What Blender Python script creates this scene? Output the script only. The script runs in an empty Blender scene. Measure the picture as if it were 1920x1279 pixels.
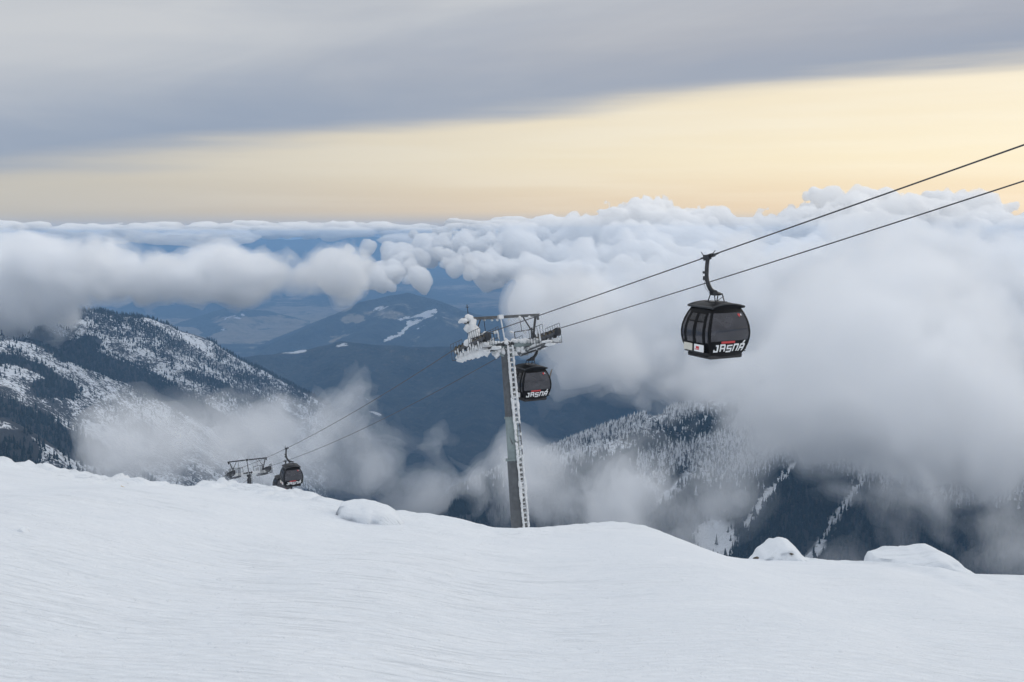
import bpy, bmesh, math, random, time
import numpy as np
import openvdb as vdb
T0 = time.time()
scene = bpy.context.scene
C = scene.collection
R_ = math.radians

# ------------------------------------------------------------------ camera
F = 1844.0                                   # focal length in pixels of the 1920 px wide photograph
PITCH = math.atan((639.5 - 392.0) / F)       # looking down a little: the horizon lies at row 392
cp, sp = math.cos(PITCH), math.sin(PITCH)
cam = bpy.data.cameras.new('camera')
cam_o = bpy.data.objects.new('camera', cam)
C.objects.link(cam_o)
scene.camera = cam_o
cam.sensor_width = 36.0
cam.lens = 36.0 * F / 1920.0
cam.clip_start = 0.1
cam.clip_end = 250000.0
cam_o.rotation_euler = (math.pi / 2 - PITCH, 0, 0)
scene.render.resolution_x, scene.render.resolution_y = 1024, 682

# ------------------------------------------------------------------ render, exposure
scene.view_settings.view_transform = 'Standard'
scene.view_settings.look = 'None'
scene.view_settings.exposure = 0.0
scene.view_settings.gamma = 1.0
scene.view_settings.use_curve_mapping = False
cy = scene.cycles
cy.use_denoising = True
cy.max_bounces = 36
cy.diffuse_bounces = 3
cy.glossy_bounces = 3
cy.transmission_bounces = 6
cy.volume_bounces = 32
cy.transparent_max_bounces = 32
cy.caustics_reflective = False
cy.caustics_refractive = False

# ------------------------------------------------------------------ world: low sun under the edge of a cloud deck
SUN_EL, SUN_AZ = R_(17), R_(66)              # azimuth measured from +Y towards +X
world = bpy.data.worlds.new('World')
scene.world = world
world.use_nodes = True
nt = world.node_tree
nt.nodes.clear()


class NG:
    """small helper round a node tree"""
    def __init__(s, t):
        s.t = t

    def n(s, typ, **kw):
        nd = s.t.nodes.new(typ)
        for k, v in kw.items():
            setattr(nd, k, v)
        return nd

    def set(s, sock, v):
        if isinstance(v, bpy.types.NodeSocket):
            s.t.links.new(v, sock)
        elif isinstance(v, (tuple, list)) and len(v) == 3 and sock.type == 'RGBA':
            sock.default_value = (*v, 1)
        else:
            sock.default_value = v

    def m(s, op, a, b=0.0, c=None, clamp=False):
        nd = s.n('ShaderNodeMath', operation=op, use_clamp=clamp)
        s.set(nd.inputs[0], a)
        s.set(nd.inputs[1], b)
        if c is not None:
            s.set(nd.inputs[2], c)
        return nd.outputs[0]

    def mr(s, v, a, b, c=0.0, d=1.0, smooth=True):
        nd = s.n('ShaderNodeMapRange', interpolation_type='SMOOTHSTEP' if smooth else 'LINEAR')
        nd.clamp = True
        s.set(nd.inputs['Value'], v)
        for k, x in (('From Min', a), ('From Max', b), ('To Min', c), ('To Max', d)):
            s.set(nd.inputs[k], x)
        return nd.outputs['Result']

    def mix(s, f, a, b, blend='MIX'):
        nd = s.n('ShaderNodeMix', data_type='RGBA', blend_type=blend)
        s.set(nd.inputs[0], f)
        s.set(nd.inputs[6], a)
        s.set(nd.inputs[7], b)
        return nd.outputs[2]

    def noise(s, vec, scale, detail=4, rough=.5, dist=0.0):
        nd = s.n('ShaderNodeTexNoise')
        s.set(nd.inputs['Vector'], vec)
        nd.inputs['Scale'].default_value = scale
        nd.inputs['Detail'].default_value = detail
        nd.inputs['Roughness'].default_value = rough
        nd.inputs['Distortion'].default_value = dist
        return nd.outputs['Fac']

    def xyz(s, x, y, z):
        nd = s.n('ShaderNodeCombineXYZ')
        for k, v in enumerate((x, y, z)):
            s.set(nd.inputs[k], v)
        return nd.outputs[0]


g = NG(nt)
out = g.n('ShaderNodeOutputWorld')
bg = g.n('ShaderNodeBackground')
bg.inputs['Strength'].default_value = 0.1
nt.links.new(bg.outputs[0], out.inputs['Surface'])
tc = g.n('ShaderNodeTexCoord')
nrm = g.n('ShaderNodeVectorMath', operation='NORMALIZE')
nt.links.new(tc.outputs['Generated'], nrm.inputs[0])
sep = g.n('ShaderNodeSeparateXYZ')
nt.links.new(nrm.outputs[0], sep.inputs[0])
X, Y, Z = sep.outputs
sky = g.n('ShaderNodeTexSky', sky_type='NISHITA')
sky.sun_disc = False
sky.sun_elevation = SUN_EL
sky.sun_rotation = SUN_AZ
sky.altitude = 1800
sky.air_density = 1.0
sky.dust_density = 2.0
# high thin veil seen under the deck, warm towards the sun
GLOW = R_(50)
toward = g.m('ADD', g.m('MULTIPLY', X, math.sin(GLOW)), g.m('MULTIPLY', Y, math.cos(GLOW)))
warm = g.mr(toward, 0.2, 0.97)
veil = g.mix(warm, (6.5, 5.9, 5.1), (10.7, 9.0, 6.2))
low = g.mix(warm, (5.6, 5.3, 4.9), (9.5, 7.3, 4.9))
veil = g.mix(g.mr(Z, 0.0, 0.055), low, veil)
sx = g.xyz(g.m('MULTIPLY', X, 2.0), g.m('MULTIPLY', Y, 2.0), g.m('MULTIPLY', Z, 34.0))
vn = g.noise(sx, 1.6, 4, .5)
veil = g.mix(g.mr(vn, .35, .75, 0, .35), veil, g.mix(warm, (6.9, 6.5, 5.9), (11.4, 10.3, 8.4)))
clear = g.mix(.82, sky.outputs[0], veil)
# deck: the plane of a flat cloud sheet whose edge runs from far left to near right
zz = g.m('ADD', g.m('MAXIMUM', Z, 0.0), 0.07)
u0 = g.m('DIVIDE', X, zz)
v0 = g.m('DIVIDE', Y, zz)
along = g.m('ADD', g.m('MULTIPLY', u0, .70), g.m('MULTIPLY', v0, -.71))
across = g.m('ADD', g.m('MULTIPLY', u0, .71), g.m('MULTIPLY', v0, .70))
pv = g.xyz(g.m('MULTIPLY', along, .42), across, 0.0)
sh = g.xyz(g.m('ADD', g.m('MULTIPLY', X, 1.5), 7.0), g.m('MULTIPLY', Y, 1.5), g.m('ADD', g.m('MULTIPLY', Z, 7.5), g.m('MULTIPLY', X, -.9)))
n1 = g.noise(sh, .85, 4, .5, .5)
n2 = g.noise(sh, 1.7, 5, .55, .7)
n3 = g.noise(sx, .9, 4, .55)
edge = g.m('ADD', g.m('MULTIPLY', Z, 6.4), g.m('ADD', g.m('MULTIPLY', X, -.69), g.m('MULTIPLY', Y, -.60)))
edge = g.m('ADD', edge, g.m('MULTIPLY', g.m('SUBTRACT', n3, .5), .30))
edge = g.m('ADD', edge, g.m('MULTIPLY', g.m('SUBTRACT', n2, .5), .10))
mask = g.mr(edge, -.10, .12)
inside = g.mr(edge, .0, .75)
deck = g.mix(g.mr(n1, .36, .66), (3.2, 3.8, 4.9), (4.35, 4.65, 5.3))
deck = g.mix(g.mr(X, -.45, .4, 0, .6), deck, g.mix(g.mr(n1, .36, .66), (3.8, 3.95, 4.75), (4.5, 4.5, 4.95)))
light = g.m('ADD', g.mr(edge, .28, .85, 0, .85, False), g.m('MULTIPLY', g.m('SUBTRACT', n2, .5), 1.2))
deck = g.mix(g.m('MULTIPLY', light, 1.0, clamp=True), deck, (5.85, 6.0, 6.35))
deck = g.mix(g.mr(edge, 0.0, .42, .6, 0.0), deck, (3.2, 3.75, 4.75))
lift = g.mr(Z, .22, .85, 1.0, 1.72)
deck = g.mix(1.0, deck, g.xyz(g.m('MULTIPLY', lift, .99), lift, g.m('MULTIPLY', lift, .99)), 'MULTIPLY')
skycol = g.mix(mask, clear, deck)
skycol = g.mix(g.mr(Z, -.02, 0.0), (4.3, 4.6, 5.2), skycol)
nt.links.new(skycol, bg.inputs['Color'])

sun = bpy.data.lights.new('sun', 'SUN')
sun.energy = 0.85
sun.angle = R_(32)
sun.color = (1.0, .93, .82)
sun_o = bpy.data.objects.new('sun', sun)
C.objects.link(sun_o)
sun_o.rotation_euler = (math.pi / 2 - SUN_EL, 0, math.pi - SUN_AZ)


# ------------------------------------------------------------------ helpers
def P(px, py, Y):
    """the point at forward distance Y that the photograph shows at pixel (px, py)"""
    u = (px - 960.0) / F
    v = -(py - 639.5) / F
    y = cp + sp * v
    z = -sp + cp * v
    return np.array([u / y * Y, Y, z / y * Y])


def to_px(x, y, z):
    zc = y * cp - z * sp
    yc = y * sp + z * cp
    return 960 + F * x / zc, 639.5 - F * yc / zc


def tag(o, label=None, cat=None, group=None, kind=None):
    if label:
        o['label'] = label
    if cat:
        o['category'] = cat
    if group:
        o['group'] = group
    if kind:
        o['kind'] = kind
    return o


def link(name, me, parent=None):
    o = bpy.data.objects.new(name, me)
    C.objects.link(o)
    if parent is not None:
        o.parent = parent
    return o


def np_mesh(name, v, tris=None, quads=None, mat=None, smooth=False):
    me = bpy.data.meshes.new(name)
    v = np.asarray(v, np.float32)
    parts = []
    starts = []
    k = 0
    for f in (tris, quads):
        if f is not None and len(f):
            f = np.asarray(f, np.int32)
            parts.append(f.ravel())
            starts.append(k + np.arange(len(f), dtype=np.int32) * f.shape[1])
            k += f.size
    loops = np.concatenate(parts)
    st = np.concatenate(starts)
    me.vertices.add(len(v))
    me.vertices.foreach_set('co', v.ravel())
    me.loops.add(len(loops))
    me.loops.foreach_set('vertex_index', loops)
    me.polygons.add(len(st))
    me.polygons.foreach_set('loop_start', st)
    me.update(calc_edges=True)
    me.validate()
    me.polygons.foreach_set('use_smooth', np.full(len(me.polygons), smooth))
    if mat:
        me.materials.append(mat)
    return me


def mat_new(name):
    m = bpy.data.materials.new(name)
    m.use_nodes = True
    return m, NG(m.node_tree), m.node_tree.nodes['Principled BSDF']


def simple(name, col, rough=.5, metal=0.0, var=.15, scale=12.0, bump=0.0):
    m, g, b = mat_new(name)
    t = g.n('ShaderNodeTexCoord').outputs['Object']
    n = g.noise(t, scale, 4, .6)
    c0 = tuple(max(0, c * (1 - var)) for c in col)
    c1 = tuple(min(1, c * (1 + var)) for c in col)
    g.set(b.inputs['Base Color'], g.mix(g.mr(n, .3, .7), c0, c1))
    b.inputs['Roughness'].default_value = rough
    b.inputs['Metallic'].default_value = metal
    if bump:
        bp = g.n('ShaderNodeBump')
        bp.inputs['Strength'].default_value = 1.0
        bp.inputs['Distance'].default_value = bump
        g.set(bp.inputs['Height'], n)
        g.set(b.inputs['Normal'], bp.outputs[0])
    return m


def vol_mat(name, density, col=(1, 1, 1), an=0.0):
    m = bpy.data.materials.new(name)
    m.use_nodes = True
    t = m.node_tree
    t.nodes.clear()
    o = t.nodes.new('ShaderNodeOutputMaterial')
    s = t.nodes.new('ShaderNodeVolumeScatter')
    s.inputs['Color'].default_value = (*col, 1)
    s.inputs['Density'].default_value = density
    s.inputs['Anisotropy'].default_value = an
    t.links.new(s.outputs[0], o.inputs['Volume'])
    return m


# numpy noise on regular grids (world-anchored lattices)
rng = np.random.default_rng(11)


def _lm(c):
    i0 = int(np.floor(c.min()))
    i = np.floor(c).astype(int)
    t = c - i
    t = t * t * t * (t * (t * 6 - 15) + 10)
    M = np.zeros((len(c), i.max() - i0 + 2), np.float32)
    r = np.arange(len(c))
    M[r, i - i0] = 1 - t
    M[r, i - i0 + 1] = t
    return M


def noise_axes(axes, scale):
    """value noise in -1..1 on the product grid of the given coordinate axes"""
    sc = scale if isinstance(scale, (tuple, list)) else [scale] * len(axes)
    off = rng.uniform(0, 1, len(axes))
    Ms = [_lm(a / s + o) for a, s, o in zip(axes, sc, off)]
    a = rng.uniform(-1, 1, [m.shape[1] for m in Ms]).astype(np.float32)
    for M in Ms:
        a = np.tensordot(a, M, (0, 1))
    return a


def fbm2(ax, ay, scale, octs=5, gain=.5):
    r = np.zeros((len(ax), len(ay)), np.float32)
    a = 1.0
    for k in range(octs):
        r += a * noise_axes((ax, ay), scale / 2 ** k)
        a *= gain
    return r


def grid_mesh(name, ax, ay, z, mat, smooth=True):
    nx, ny = len(ax), len(ay)
    v = np.empty((nx, ny, 3), np.float32)
    v[..., 0] = ax[:, None]
    v[..., 1] = ay[None, :]
    v[..., 2] = z
    i = np.arange(nx * ny).reshape(nx, ny)
    q = np.stack([i[:-1, :-1], i[1:, :-1], i[1:, 1:], i[:-1, 1:]], -1).reshape(-1, 4)
    return np_mesh(name, v.reshape(-1, 3), quads=q, mat=mat, smooth=smooth)


class MB:
    """collects simple solids into one mesh"""
    def __init__(s):
        s.v = []
        s.f = []

    def add(s, verts, faces):
        b = len(s.v)
        s.v += [tuple(map(float, p)) for p in verts]
        s.f += [tuple(b + i for i in f) for f in faces]

    def box(s, c, size, ax=None):
        c = np.asarray(c, float)
        ax = np.eye(3) if ax is None else np.asarray(ax, float)
        h = np.asarray(size, float) / 2
        vs = [c + ax.T @ (h * np.array(k)) for k in
              ((-1, -1, -1), (1, -1, -1), (1, 1, -1), (-1, 1, -1), (-1, -1, 1), (1, -1, 1), (1, 1, 1), (-1, 1, 1))]
        s.add(vs, [(0, 3, 2, 1), (4, 5, 6, 7), (0, 1, 5, 4), (1, 2, 6, 5), (2, 3, 7, 6), (3, 0, 4, 7)])

    def bar(s, a, b, w, h=None, up=(0, 0, 1)):
        a = np.asarray(a, float)
        b = np.asarray(b, float)
        d = b - a
        L = np.linalg.norm(d)
        d /= L
        u = np.asarray(up, float)
        if abs(d @ u) > .95:
            u = np.array([1., 0, 0])
        x = np.cross(d, u)
        x /= np.linalg.norm(x)
        z = np.cross(x, d)
        s.box((a + b) / 2, (w, L, h or w), np.array([x, d, z]))

    def tube(s, pts, r, n=8, caps=True):
        pts = [np.asarray(p, float) for p in pts]
        rs = r if isinstance(r, (list, tuple, np.ndarray)) else [r] * len(pts)
        b = len(s.v)
        t0 = pts[1] - pts[0]
        ref = np.array([0, 0, 1.]) if abs(t0[2]) < .9 * np.linalg.norm(t0) else np.array([1., 0, 0])
        for k, p in enumerate(pts):
            t = pts[min(k + 1, len(pts) - 1)] - pts[max(k - 1, 0)]
            t = t / np.linalg.norm(t)
            x = np.cross(t, ref)
            x /= np.linalg.norm(x)
            y = np.cross(x, t)
            for j in range(n):
                a = 2 * math.pi * j / n
                q = p + rs[k] * (math.cos(a) * x + math.sin(a) * y)
                s.v.append(tuple(q))
        for k in range(len(pts) - 1):
            for j in range(n):
                j2 = (j + 1) % n
                s.f.append((b + k * n + j, b + k * n + j2, b + (k + 1) * n + j2, b + (k + 1) * n + j))
        if caps:
            s.f.append(tuple(b + j for j in reversed(range(n))))
            s.f.append(tuple(b + (len(pts) - 1) * n + j for j in range(n)))

    def disc(s, c, axis, r, w, n=14):
        c = np.asarray(c, float)
        a = np.asarray(axis, float)
        a = a / np.linalg.norm(a)
        s.tube([c - a * w / 2, c + a * w / 2], r, n)

    def lump(s, c, rad, seed, amp=.25, sub=2, ax=None):
        bm = bmesh.new()
        bmesh.ops.create_icosphere(bm, subdivisions=sub, radius=1)
        rr = random.Random(seed)
        ph = [(rr.uniform(1.5, 4), rr.uniform(0, 6), np.array([rr.gauss(0, 1) for _ in range(3)])) for _ in range(5)]
        A = np.eye(3) if ax is None else np.asarray(ax, float)
        vs = []
        for v in bm.verts:
            p = np.array(v.co)
            k = 1 + amp * sum(math.sin(f * (p @ d) + o) for f, o, d in ph) / 2.2
            vs.append(np.asarray(c, float) + A.T @ (p * k * np.asarray(rad, float)))
        bm.verts.index_update()
        s.add(vs, [[v.index for v in f.verts] for f in bm.faces])
        bm.free()

    def mesh(s, name, mat, smooth=False, bevel=0.0, auto=None):
        me = bpy.data.meshes.new(name)
        me.from_pydata(s.v, [], s.f)
        me.validate()
        bm = bmesh.new()
        bm.from_mesh(me)
        bmesh.ops.recalc_face_normals(bm, faces=bm.faces)
        if bevel:
            es = [e for e in bm.edges if len(e.link_faces) == 2 and e.calc_face_angle(0) > .6]
            bmesh.ops.bevel(bm, geom=es, offset=bevel, segments=2, affect='EDGES', profile=.5, clamp_overlap=True)
        bm.to_mesh(me)
        bm.free()
        if smooth:
            me.polygons.foreach_set('use_smooth', np.full(len(me.polygons), True))
            if auto:
                me.set_sharp_from_angle(angle=auto)
        me.materials.append(mat)
        return me

    def build(s, name, mat, parent=None, **kw):
        return link(name, s.mesh(name, mat, **kw), parent)


def empty(name, loc, rz=0.0):
    o = bpy.data.objects.new(name, None)
    C.objects.link(o)
    o.location = loc
    o.rotation_euler = (0, 0, rz)
    o.empty_display_size = .3
    return o


def copy_tree(o, parent=None):
    c = o.copy()
    C.objects.link(c)
    c.parent = parent
    for ch in o.children:
        copy_tree(ch, c)
    return c


# ------------------------------------------------------------------ materials of the land
def snow_material():
    m, g, b = mat_new('snow')
    t = g.n('ShaderNodeNewGeometry').outputs['Position']
    def lay(rot, sx_, sy_):
        mp = g.n('ShaderNodeMapping')
        g.set(mp.inputs['Vector'], t)
        mp.inputs['Rotation'].default_value = (0, 0, R_(rot))
        mp.inputs['Scale'].default_value = (sx_, sy_, 1)
        return mp.outputs[0]
    a = g.noise(lay(15, .5, 1.4), 1.5, 6, .6, .6)
    f = g.noise(lay(24, .7, 1.6), 9, 6, .68, .6)
    gr = g.noise(t, 70, 3, .65)
    s1 = g.mr(g.noise(lay(20, .55, 7.0), 2.6, 4, .6, .3), .57, .70)      # thin scratches of skis and wind
    s2 = g.mr(g.noise(lay(8, .5, 9.0), 1.7, 4, .6, .25), .58, .70)
    lump_ = g.mr(g.noise(t, 7.5, 3, .6), .62, .75)
    marks = g.m('MULTIPLY', g.m('MAXIMUM', s1, s2), g.mr(g.noise(t, .35, 3, .6), .35, .65, .15, 1.0))
    tone = g.m('ADD', g.mr(a, .32, .66, 0, .3), g.m('ADD', g.mr(f, .34, .66, 0, .4), g.mr(g.noise(t, 1.1, 5, .65, .4), .35, .65, 0, .3)))
    tone = g.m('SUBTRACT', tone, g.m('MULTIPLY', marks, .42))
    col = g.mix(tone, (.69, .735, .79), (.76, .795, .84))
    g.set(b.inputs['Base Color'], col)
    b.inputs['Roughness'].default_value = .75
    b.inputs['Specular IOR Level'].default_value = .25
    h = g.m('ADD', g.m('MULTIPLY', a, .022), g.m('ADD', g.m('MULTIPLY', f, .035), g.m('MULTIPLY', gr, .004)))
    h = g.m('ADD', h, g.m('SUBTRACT', g.m('MULTIPLY', lump_, .012), g.m('MULTIPLY', marks, .014)))
    bp = g.n('ShaderNodeBump')
    bp.inputs['Strength'].default_value = .8
    bp.inputs['Distance'].default_value = 1.0
    g.set(bp.inputs['Height'], h)
    g.set(b.inputs['Normal'], bp.outputs[0])
    return m


M_SNOW = snow_material()


def rime_material():
    m, g, b = mat_new('rime')
    t = g.n('ShaderNodeTexCoord').outputs['Object']
    a = g.noise(t, 6, 5, .65)
    g.set(b.inputs['Base Color'], g.mix(g.mr(a, .3, .7), (.68, .71, .74), (.79, .80, .81)))
    b.inputs['Roughness'].default_value = .8
    bp = g.n('ShaderNodeBump')
    bp.inputs['Distance'].default_value = .08
    g.set(bp.inputs['Height'], a)
    g.set(b.inputs['Normal'], bp.outputs[0])
    return m


M_RIME = rime_material()


def mountain_material(name, dark_scale, thresh, snow=(.70, .73, .77)):
    """snow broken by shrubs, rock and bare broadleaf brush"""
    m, g, b = mat_new(name)
    t = g.n('ShaderNodeNewGeometry').outputs['Position']
    a = g.noise(t, 1 / dark_scale, 5, .7, .5)
    a2 = g.noise(t, 1 / (dark_scale * 9), 4, .6)
    a3 = g.noise(t, 1 / (dark_scale * .3), 3, .6)
    k = g.m('ADD', g.m('MULTIPLY', g.m('SUBTRACT', a2, .5), .8), a)
    k = g.m('ADD', k, g.m('MULTIPLY', g.m('SUBTRACT', a3, .5), .25))
    f = g.mr(k, thresh - .06, thresh + .05)
    wa = g.n('ShaderNodeAttribute', attribute_name='wooded').outputs['Fac']
    f = g.m('MAXIMUM', f, g.mr(g.m('ADD', wa, g.m('MULTIPLY', g.m('SUBTRACT', a, .5), .8)), .4, .6))
    f = g.m('MULTIPLY', f, g.m('SUBTRACT', 1.0, g.m('MULTIPLY', g.n('ShaderNodeAttribute', attribute_name='bare_snow').outputs['Fac'], .85)))
    br = g.mix(a3, (.022, .029, .036), (.075, .074, .076))
    g.set(b.inputs['Base Color'], g.mix(f, snow, br))
    b.inputs['Roughness'].default_value = .9
    b.inputs['Specular IOR Level'].default_value = .1
    bp = g.n('ShaderNodeBump')
    bp.inputs['Distance'].default_value = dark_scale * .5
    g.set(bp.inputs['Height'], a)
    g.set(b.inputs['Normal'], bp.outputs[0])
    return m


def forest_hill_material(name, fields=.0):
    m, g, b = mat_new(name)
    at = g.n('ShaderNodeAttribute', attribute_name='clearing')
    at2 = g.n('ShaderNodeAttribute', attribute_name='field')
    t = g.n('ShaderNodeNewGeometry').outputs['Position']
    a = g.noise(t, 1 / 160., 6, .7)
    a3 = g.noise(t, 1 / 30., 4, .7)
    wood = g.mix(g.mr(a, .3, .7), (.010, .020, .024), (.05, .058, .056))
    wood = g.mix(g.mr(a3, .5, .75, 0, .7), wood, (.10, .092, .085))
    fieldc = g.mix(g.mr(a, .35, .65), (.20, .175, .13), (.29, .25, .195))
    c = g.mix(g.mr(g.m('ADD', at2.outputs['Fac'], g.m('MULTIPLY', g.m('SUBTRACT', a, .5), 1.3)), .38, .66), wood, fieldc)
    ce = g.m('ADD', at.outputs['Fac'], g.m('MULTIPLY', g.m('SUBTRACT', a3, .5), .5))
    ce = g.m('ADD', ce, g.m('MULTIPLY', g.m('SUBTRACT', a, .5), 1.6))
    c = g.mix(g.mr(ce, .52, .66), c, (.66, .68, .70))
    g.set(b.inputs['Base Color'], c)
    b.inputs['Roughness'].default_value = .95
    b.inputs['Specular IOR Level'].default_value = .05
    bp = g.n('ShaderNodeBump')
    bp.inputs['Distance'].default_value = 30
    g.set(bp.inputs['Height'], g.m('ADD', a3, a))
    g.set(b.inputs['Normal'], bp.outputs[0])
    return m


# ------------------------------------------------------------------ the near snow slope
crest = np.array([(-400, 800), (-200, 832), (0, 862), (75, 875), (150, 889), (230, 905), (300, 917), (360, 921), (420, 918), (500, 920),
                  (560, 923), (620, 935), (690, 951), (760, 958), (830, 966), (880, 977), (925, 990), (1000, 990), (1060, 986),
                  (1120, 981), (1180, 980), (1212, 989), (1250, 1009), (1285, 1028), (1340, 1043), (1420, 1050), (1500, 1051),
                  (1620, 1053), (1700, 1058), (1770, 1068), (1830, 1081), (1920, 1081), (2100, 1084), (2500, 1100)], float)
YC = 17.0
cr = np.array([P(px, py, YC + 1.2 * math.sin(px / 170.) + .7 * math.sin(px / 61. + 1)) for px, py in crest])
lumps = [(204, -9, 9), (232, -5, 14), (266, -7, 20), (288, -4, 8), (322, 12, 16), (350, -5, 12), (386, -12, 24), (395, -5, 5), (440, -4, 18),
         (478, -5, 14), (515, -5, 12), (560, -2, 20), (1010, 1, 20), (1240, -2, 12), (1555, -4, 12)]


def crest_at(x):
    return np.interp(x, cr[:, 0], cr[:, 1]), np.interp(x, cr[:, 0], cr[:, 2])


def slope_height(ax, ay, detail=True):
    x = ax[:, None]
    y = ay[None, :]
    xs = np.linspace(-60, 60, 1201)
    yc, zc = crest_at(xs)
    ker = np.hanning(9)
    ker /= ker.sum()
    pad = 4
    zc = np.convolve(np.pad(zc, pad, 'edge'), ker, 'valid')
    yc = np.convolve(np.pad(yc, pad, 'edge'), ker, 'valid')
    Yc = np.interp(x, xs, yc)
    Zc = np.interp(x, xs, zc)
    z0 = -1.75 - .12 * np.clip(x, -60, 60)
    s = y / Yc
    wide = np.ones(241)
    wide /= wide.sum()
    Pl = np.interp(x, xs, np.convolve(np.pad(zc, 120, 'edge'), wide, 'valid'))
    up = z0 + (Pl - z0) * s + (Zc - Pl) * np.clip(s, 0, 1) ** 5
    over = y - Yc
    d = np.maximum(over, 0)
    down = Zc - .33 * d - .13 * d * d / (d + 6)
    z = np.where(over > 0, down, up)
    if detail:
        w = np.exp(-(over / 1.0) ** 2)
        for px, dy, wpx in lumps:
            p = P(px, 930, YC)
            wx = wpx / F * YC
            z = z - 1.5 * dy / F * YC * w * np.exp(-((x - p[0]) / wx) ** 2)
        n = fbm2(ax, ay, 2.6, 4, .5)
        z = z + .016 * n * np.exp(-np.maximum(over, 0) / 6)
        # wind-packed ribs running across the slope
        rx = noise_axes((ax, ay), (1.9, .32)) + .6 * noise_axes((ax, ay), (.8, .16))
        z = z + .0022 * rx * np.exp(-np.maximum(np.abs(over) - 14, 0))
        ce = np.abs(noise_axes((ax, ay), (.33, .33))) + np.abs(noise_axes((ax, ay), (.17, .17)))
        z = z + .11 * (ce - .62) * np.exp(-((over + .2) / .9) ** 2) * np.clip((-1.2 - x) / 2.5, .22, 1)
    return z


def spaced(lo, a, b, hi, step, grow):
    mid = np.arange(a, b + step / 2, step)
    L, q, d = [], a, step
    while q > lo:
        d *= grow
        q -= d
        L.append(q)
    H, q, d = [], b, step
    while q < hi:
        d *= grow
        q += d
        H.append(q)
    return np.array(L[::-1] + list(mid) + H)


ax = spaced(-420, -11.5, 11.5, 520, .07, 1.13)
ay = spaced(-60, 4.8, 19.5, 640, .07, 1.12)
sz = slope_height(ax, ay)
snow = link('snow_slope', grid_mesh('snow_slope', ax, ay, sz, M_SNOW))


def on_slope(px, py):
    """where the sight line of a pixel first meets the snow"""
    for Yv in np.arange(5, 22, .02):
        p = P(px, py, Yv)
        i = np.clip(np.searchsorted(ax, p[0]), 1, len(ax) - 1)
        j = np.clip(np.searchsorted(ay, Yv), 1, len(ay) - 1)
        if p[2] < sz[i, j]:
            return p
    return p


tag(snow, 'smooth white snow slope filling the foreground', 'snow slope', kind='structure')


# ------------------------------------------------------------------ mountains
def ridge_field(ax, ay, pts, slope_l, slope_r, power=1.0):
    """height of a ridge: crest polyline (3D points) with falling flanks"""
    gx, gy = np.meshgrid(ax, ay, indexing='ij')
    best = np.full(gx.shape, 1e18)
    zz = np.zeros(gx.shape)
    side = np.zeros(gx.shape)
    for a, b in zip(pts[:-1], pts[1:]):
        d = b[:2] - a[:2]
        L2 = d @ d
        t = np.clip(((gx - a[0]) * d[0] + (gy - a[1]) * d[1]) / L2, 0, 1)
        qx = gx - (a[0] + t * d[0])
        qy = gy - (a[1] + t * d[1])
        D = qx * qx + qy * qy
        k = D < best
        best = np.where(k, D, best)
        zz = np.where(k, a[2] + t * (b[2] - a[2]), zz)
        side = np.where(k, d[0] * qy - d[1] * qx, side)
    dist = np.sqrt(best)
    sl = np.where(side > 0, slope_l, slope_r)
    return zz - sl * (np.sqrt(dist * dist + 25 * 25) - 25) ** power, dist


def pts(*a):
    return [P(*q) for q in a]


def smax(a, b, k=12.0):
    m = np.maximum(a, b)
    return m + k * np.log1p(np.exp(-np.abs(a - b) / k))


FLOOR = -1250.0
# --- left mountain
lx = np.arange(-2600, 700, 11.0)
ly = np.arange(900, 4300, 11.0)
A_, dA = ridge_field(lx, ly, pts((-500, 500, 2450), (-200, 535, 2700), (0, 555, 2820), (120, 570, 2920), (200, 579, 3000), (265, 590, 3050), (330, 614, 3120),
                                 (400, 648, 3180), (470, 693, 3230), (540, 722, 3280), (600, 752, 3320), (650, 786, 3350), (700, 835, 3390), (760, 905, 3440), (820, 980, 3480)), .55, .50)
B_, dB = ridge_field(lx, ly, pts((-500, 540, 1950), (-150, 590, 2080), (0, 632, 2180), (75, 655, 2230), (160, 692, 2290), (250, 727, 2360), (330, 762, 2430),
                                 (420, 806, 2510), (520, 860, 2600), (640, 950, 2720)), .45, .42)
B2, dB2 = ridge_field(lx, ly, pts((100, 620, 2560), (170, 640, 2600), (250, 690, 2650), (330, 735, 2700), (420, 765, 2760), (520, 810, 2840), (600, 860, 2900)), .5, .5)
C_, dC = ridge_field(lx, ly, pts((-500, 660, 1150), (-200, 735, 1230), (-60, 772, 1280), (10, 792, 1310), (60, 814, 1340), (110, 842, 1370), (150, 872, 1400), (210, 930, 1450)), .6, .45)
D_, dD = ridge_field(lx, ly, pts((-400, 630, 1650), (-100, 700, 1720), (0, 735, 1760), (90, 770, 1800), (180, 815, 1850), (300, 900, 1930)), .45, .42)
lz = smax(smax(smax(A_, B_), B2), smax(C_, D_))
lz = lz + 16 * fbm2(lx, ly, 260, 5, .5) + 5 * (1 - np.abs(noise_axes((lx, ly), 90.))) + 3 * noise_axes((lx, ly), 35.)
lz = np.maximum(lz, FLOOR - 20)
M_LM = mountain_material('brushy_snow', 7.0, .50)
lm = link('mountain', grid_mesh('mountain', lx, ly, lz, M_LM))
tag(lm, 'snowy mountain with dark forest strips descending below the low cloud', 'mountain', kind='structure')

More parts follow.
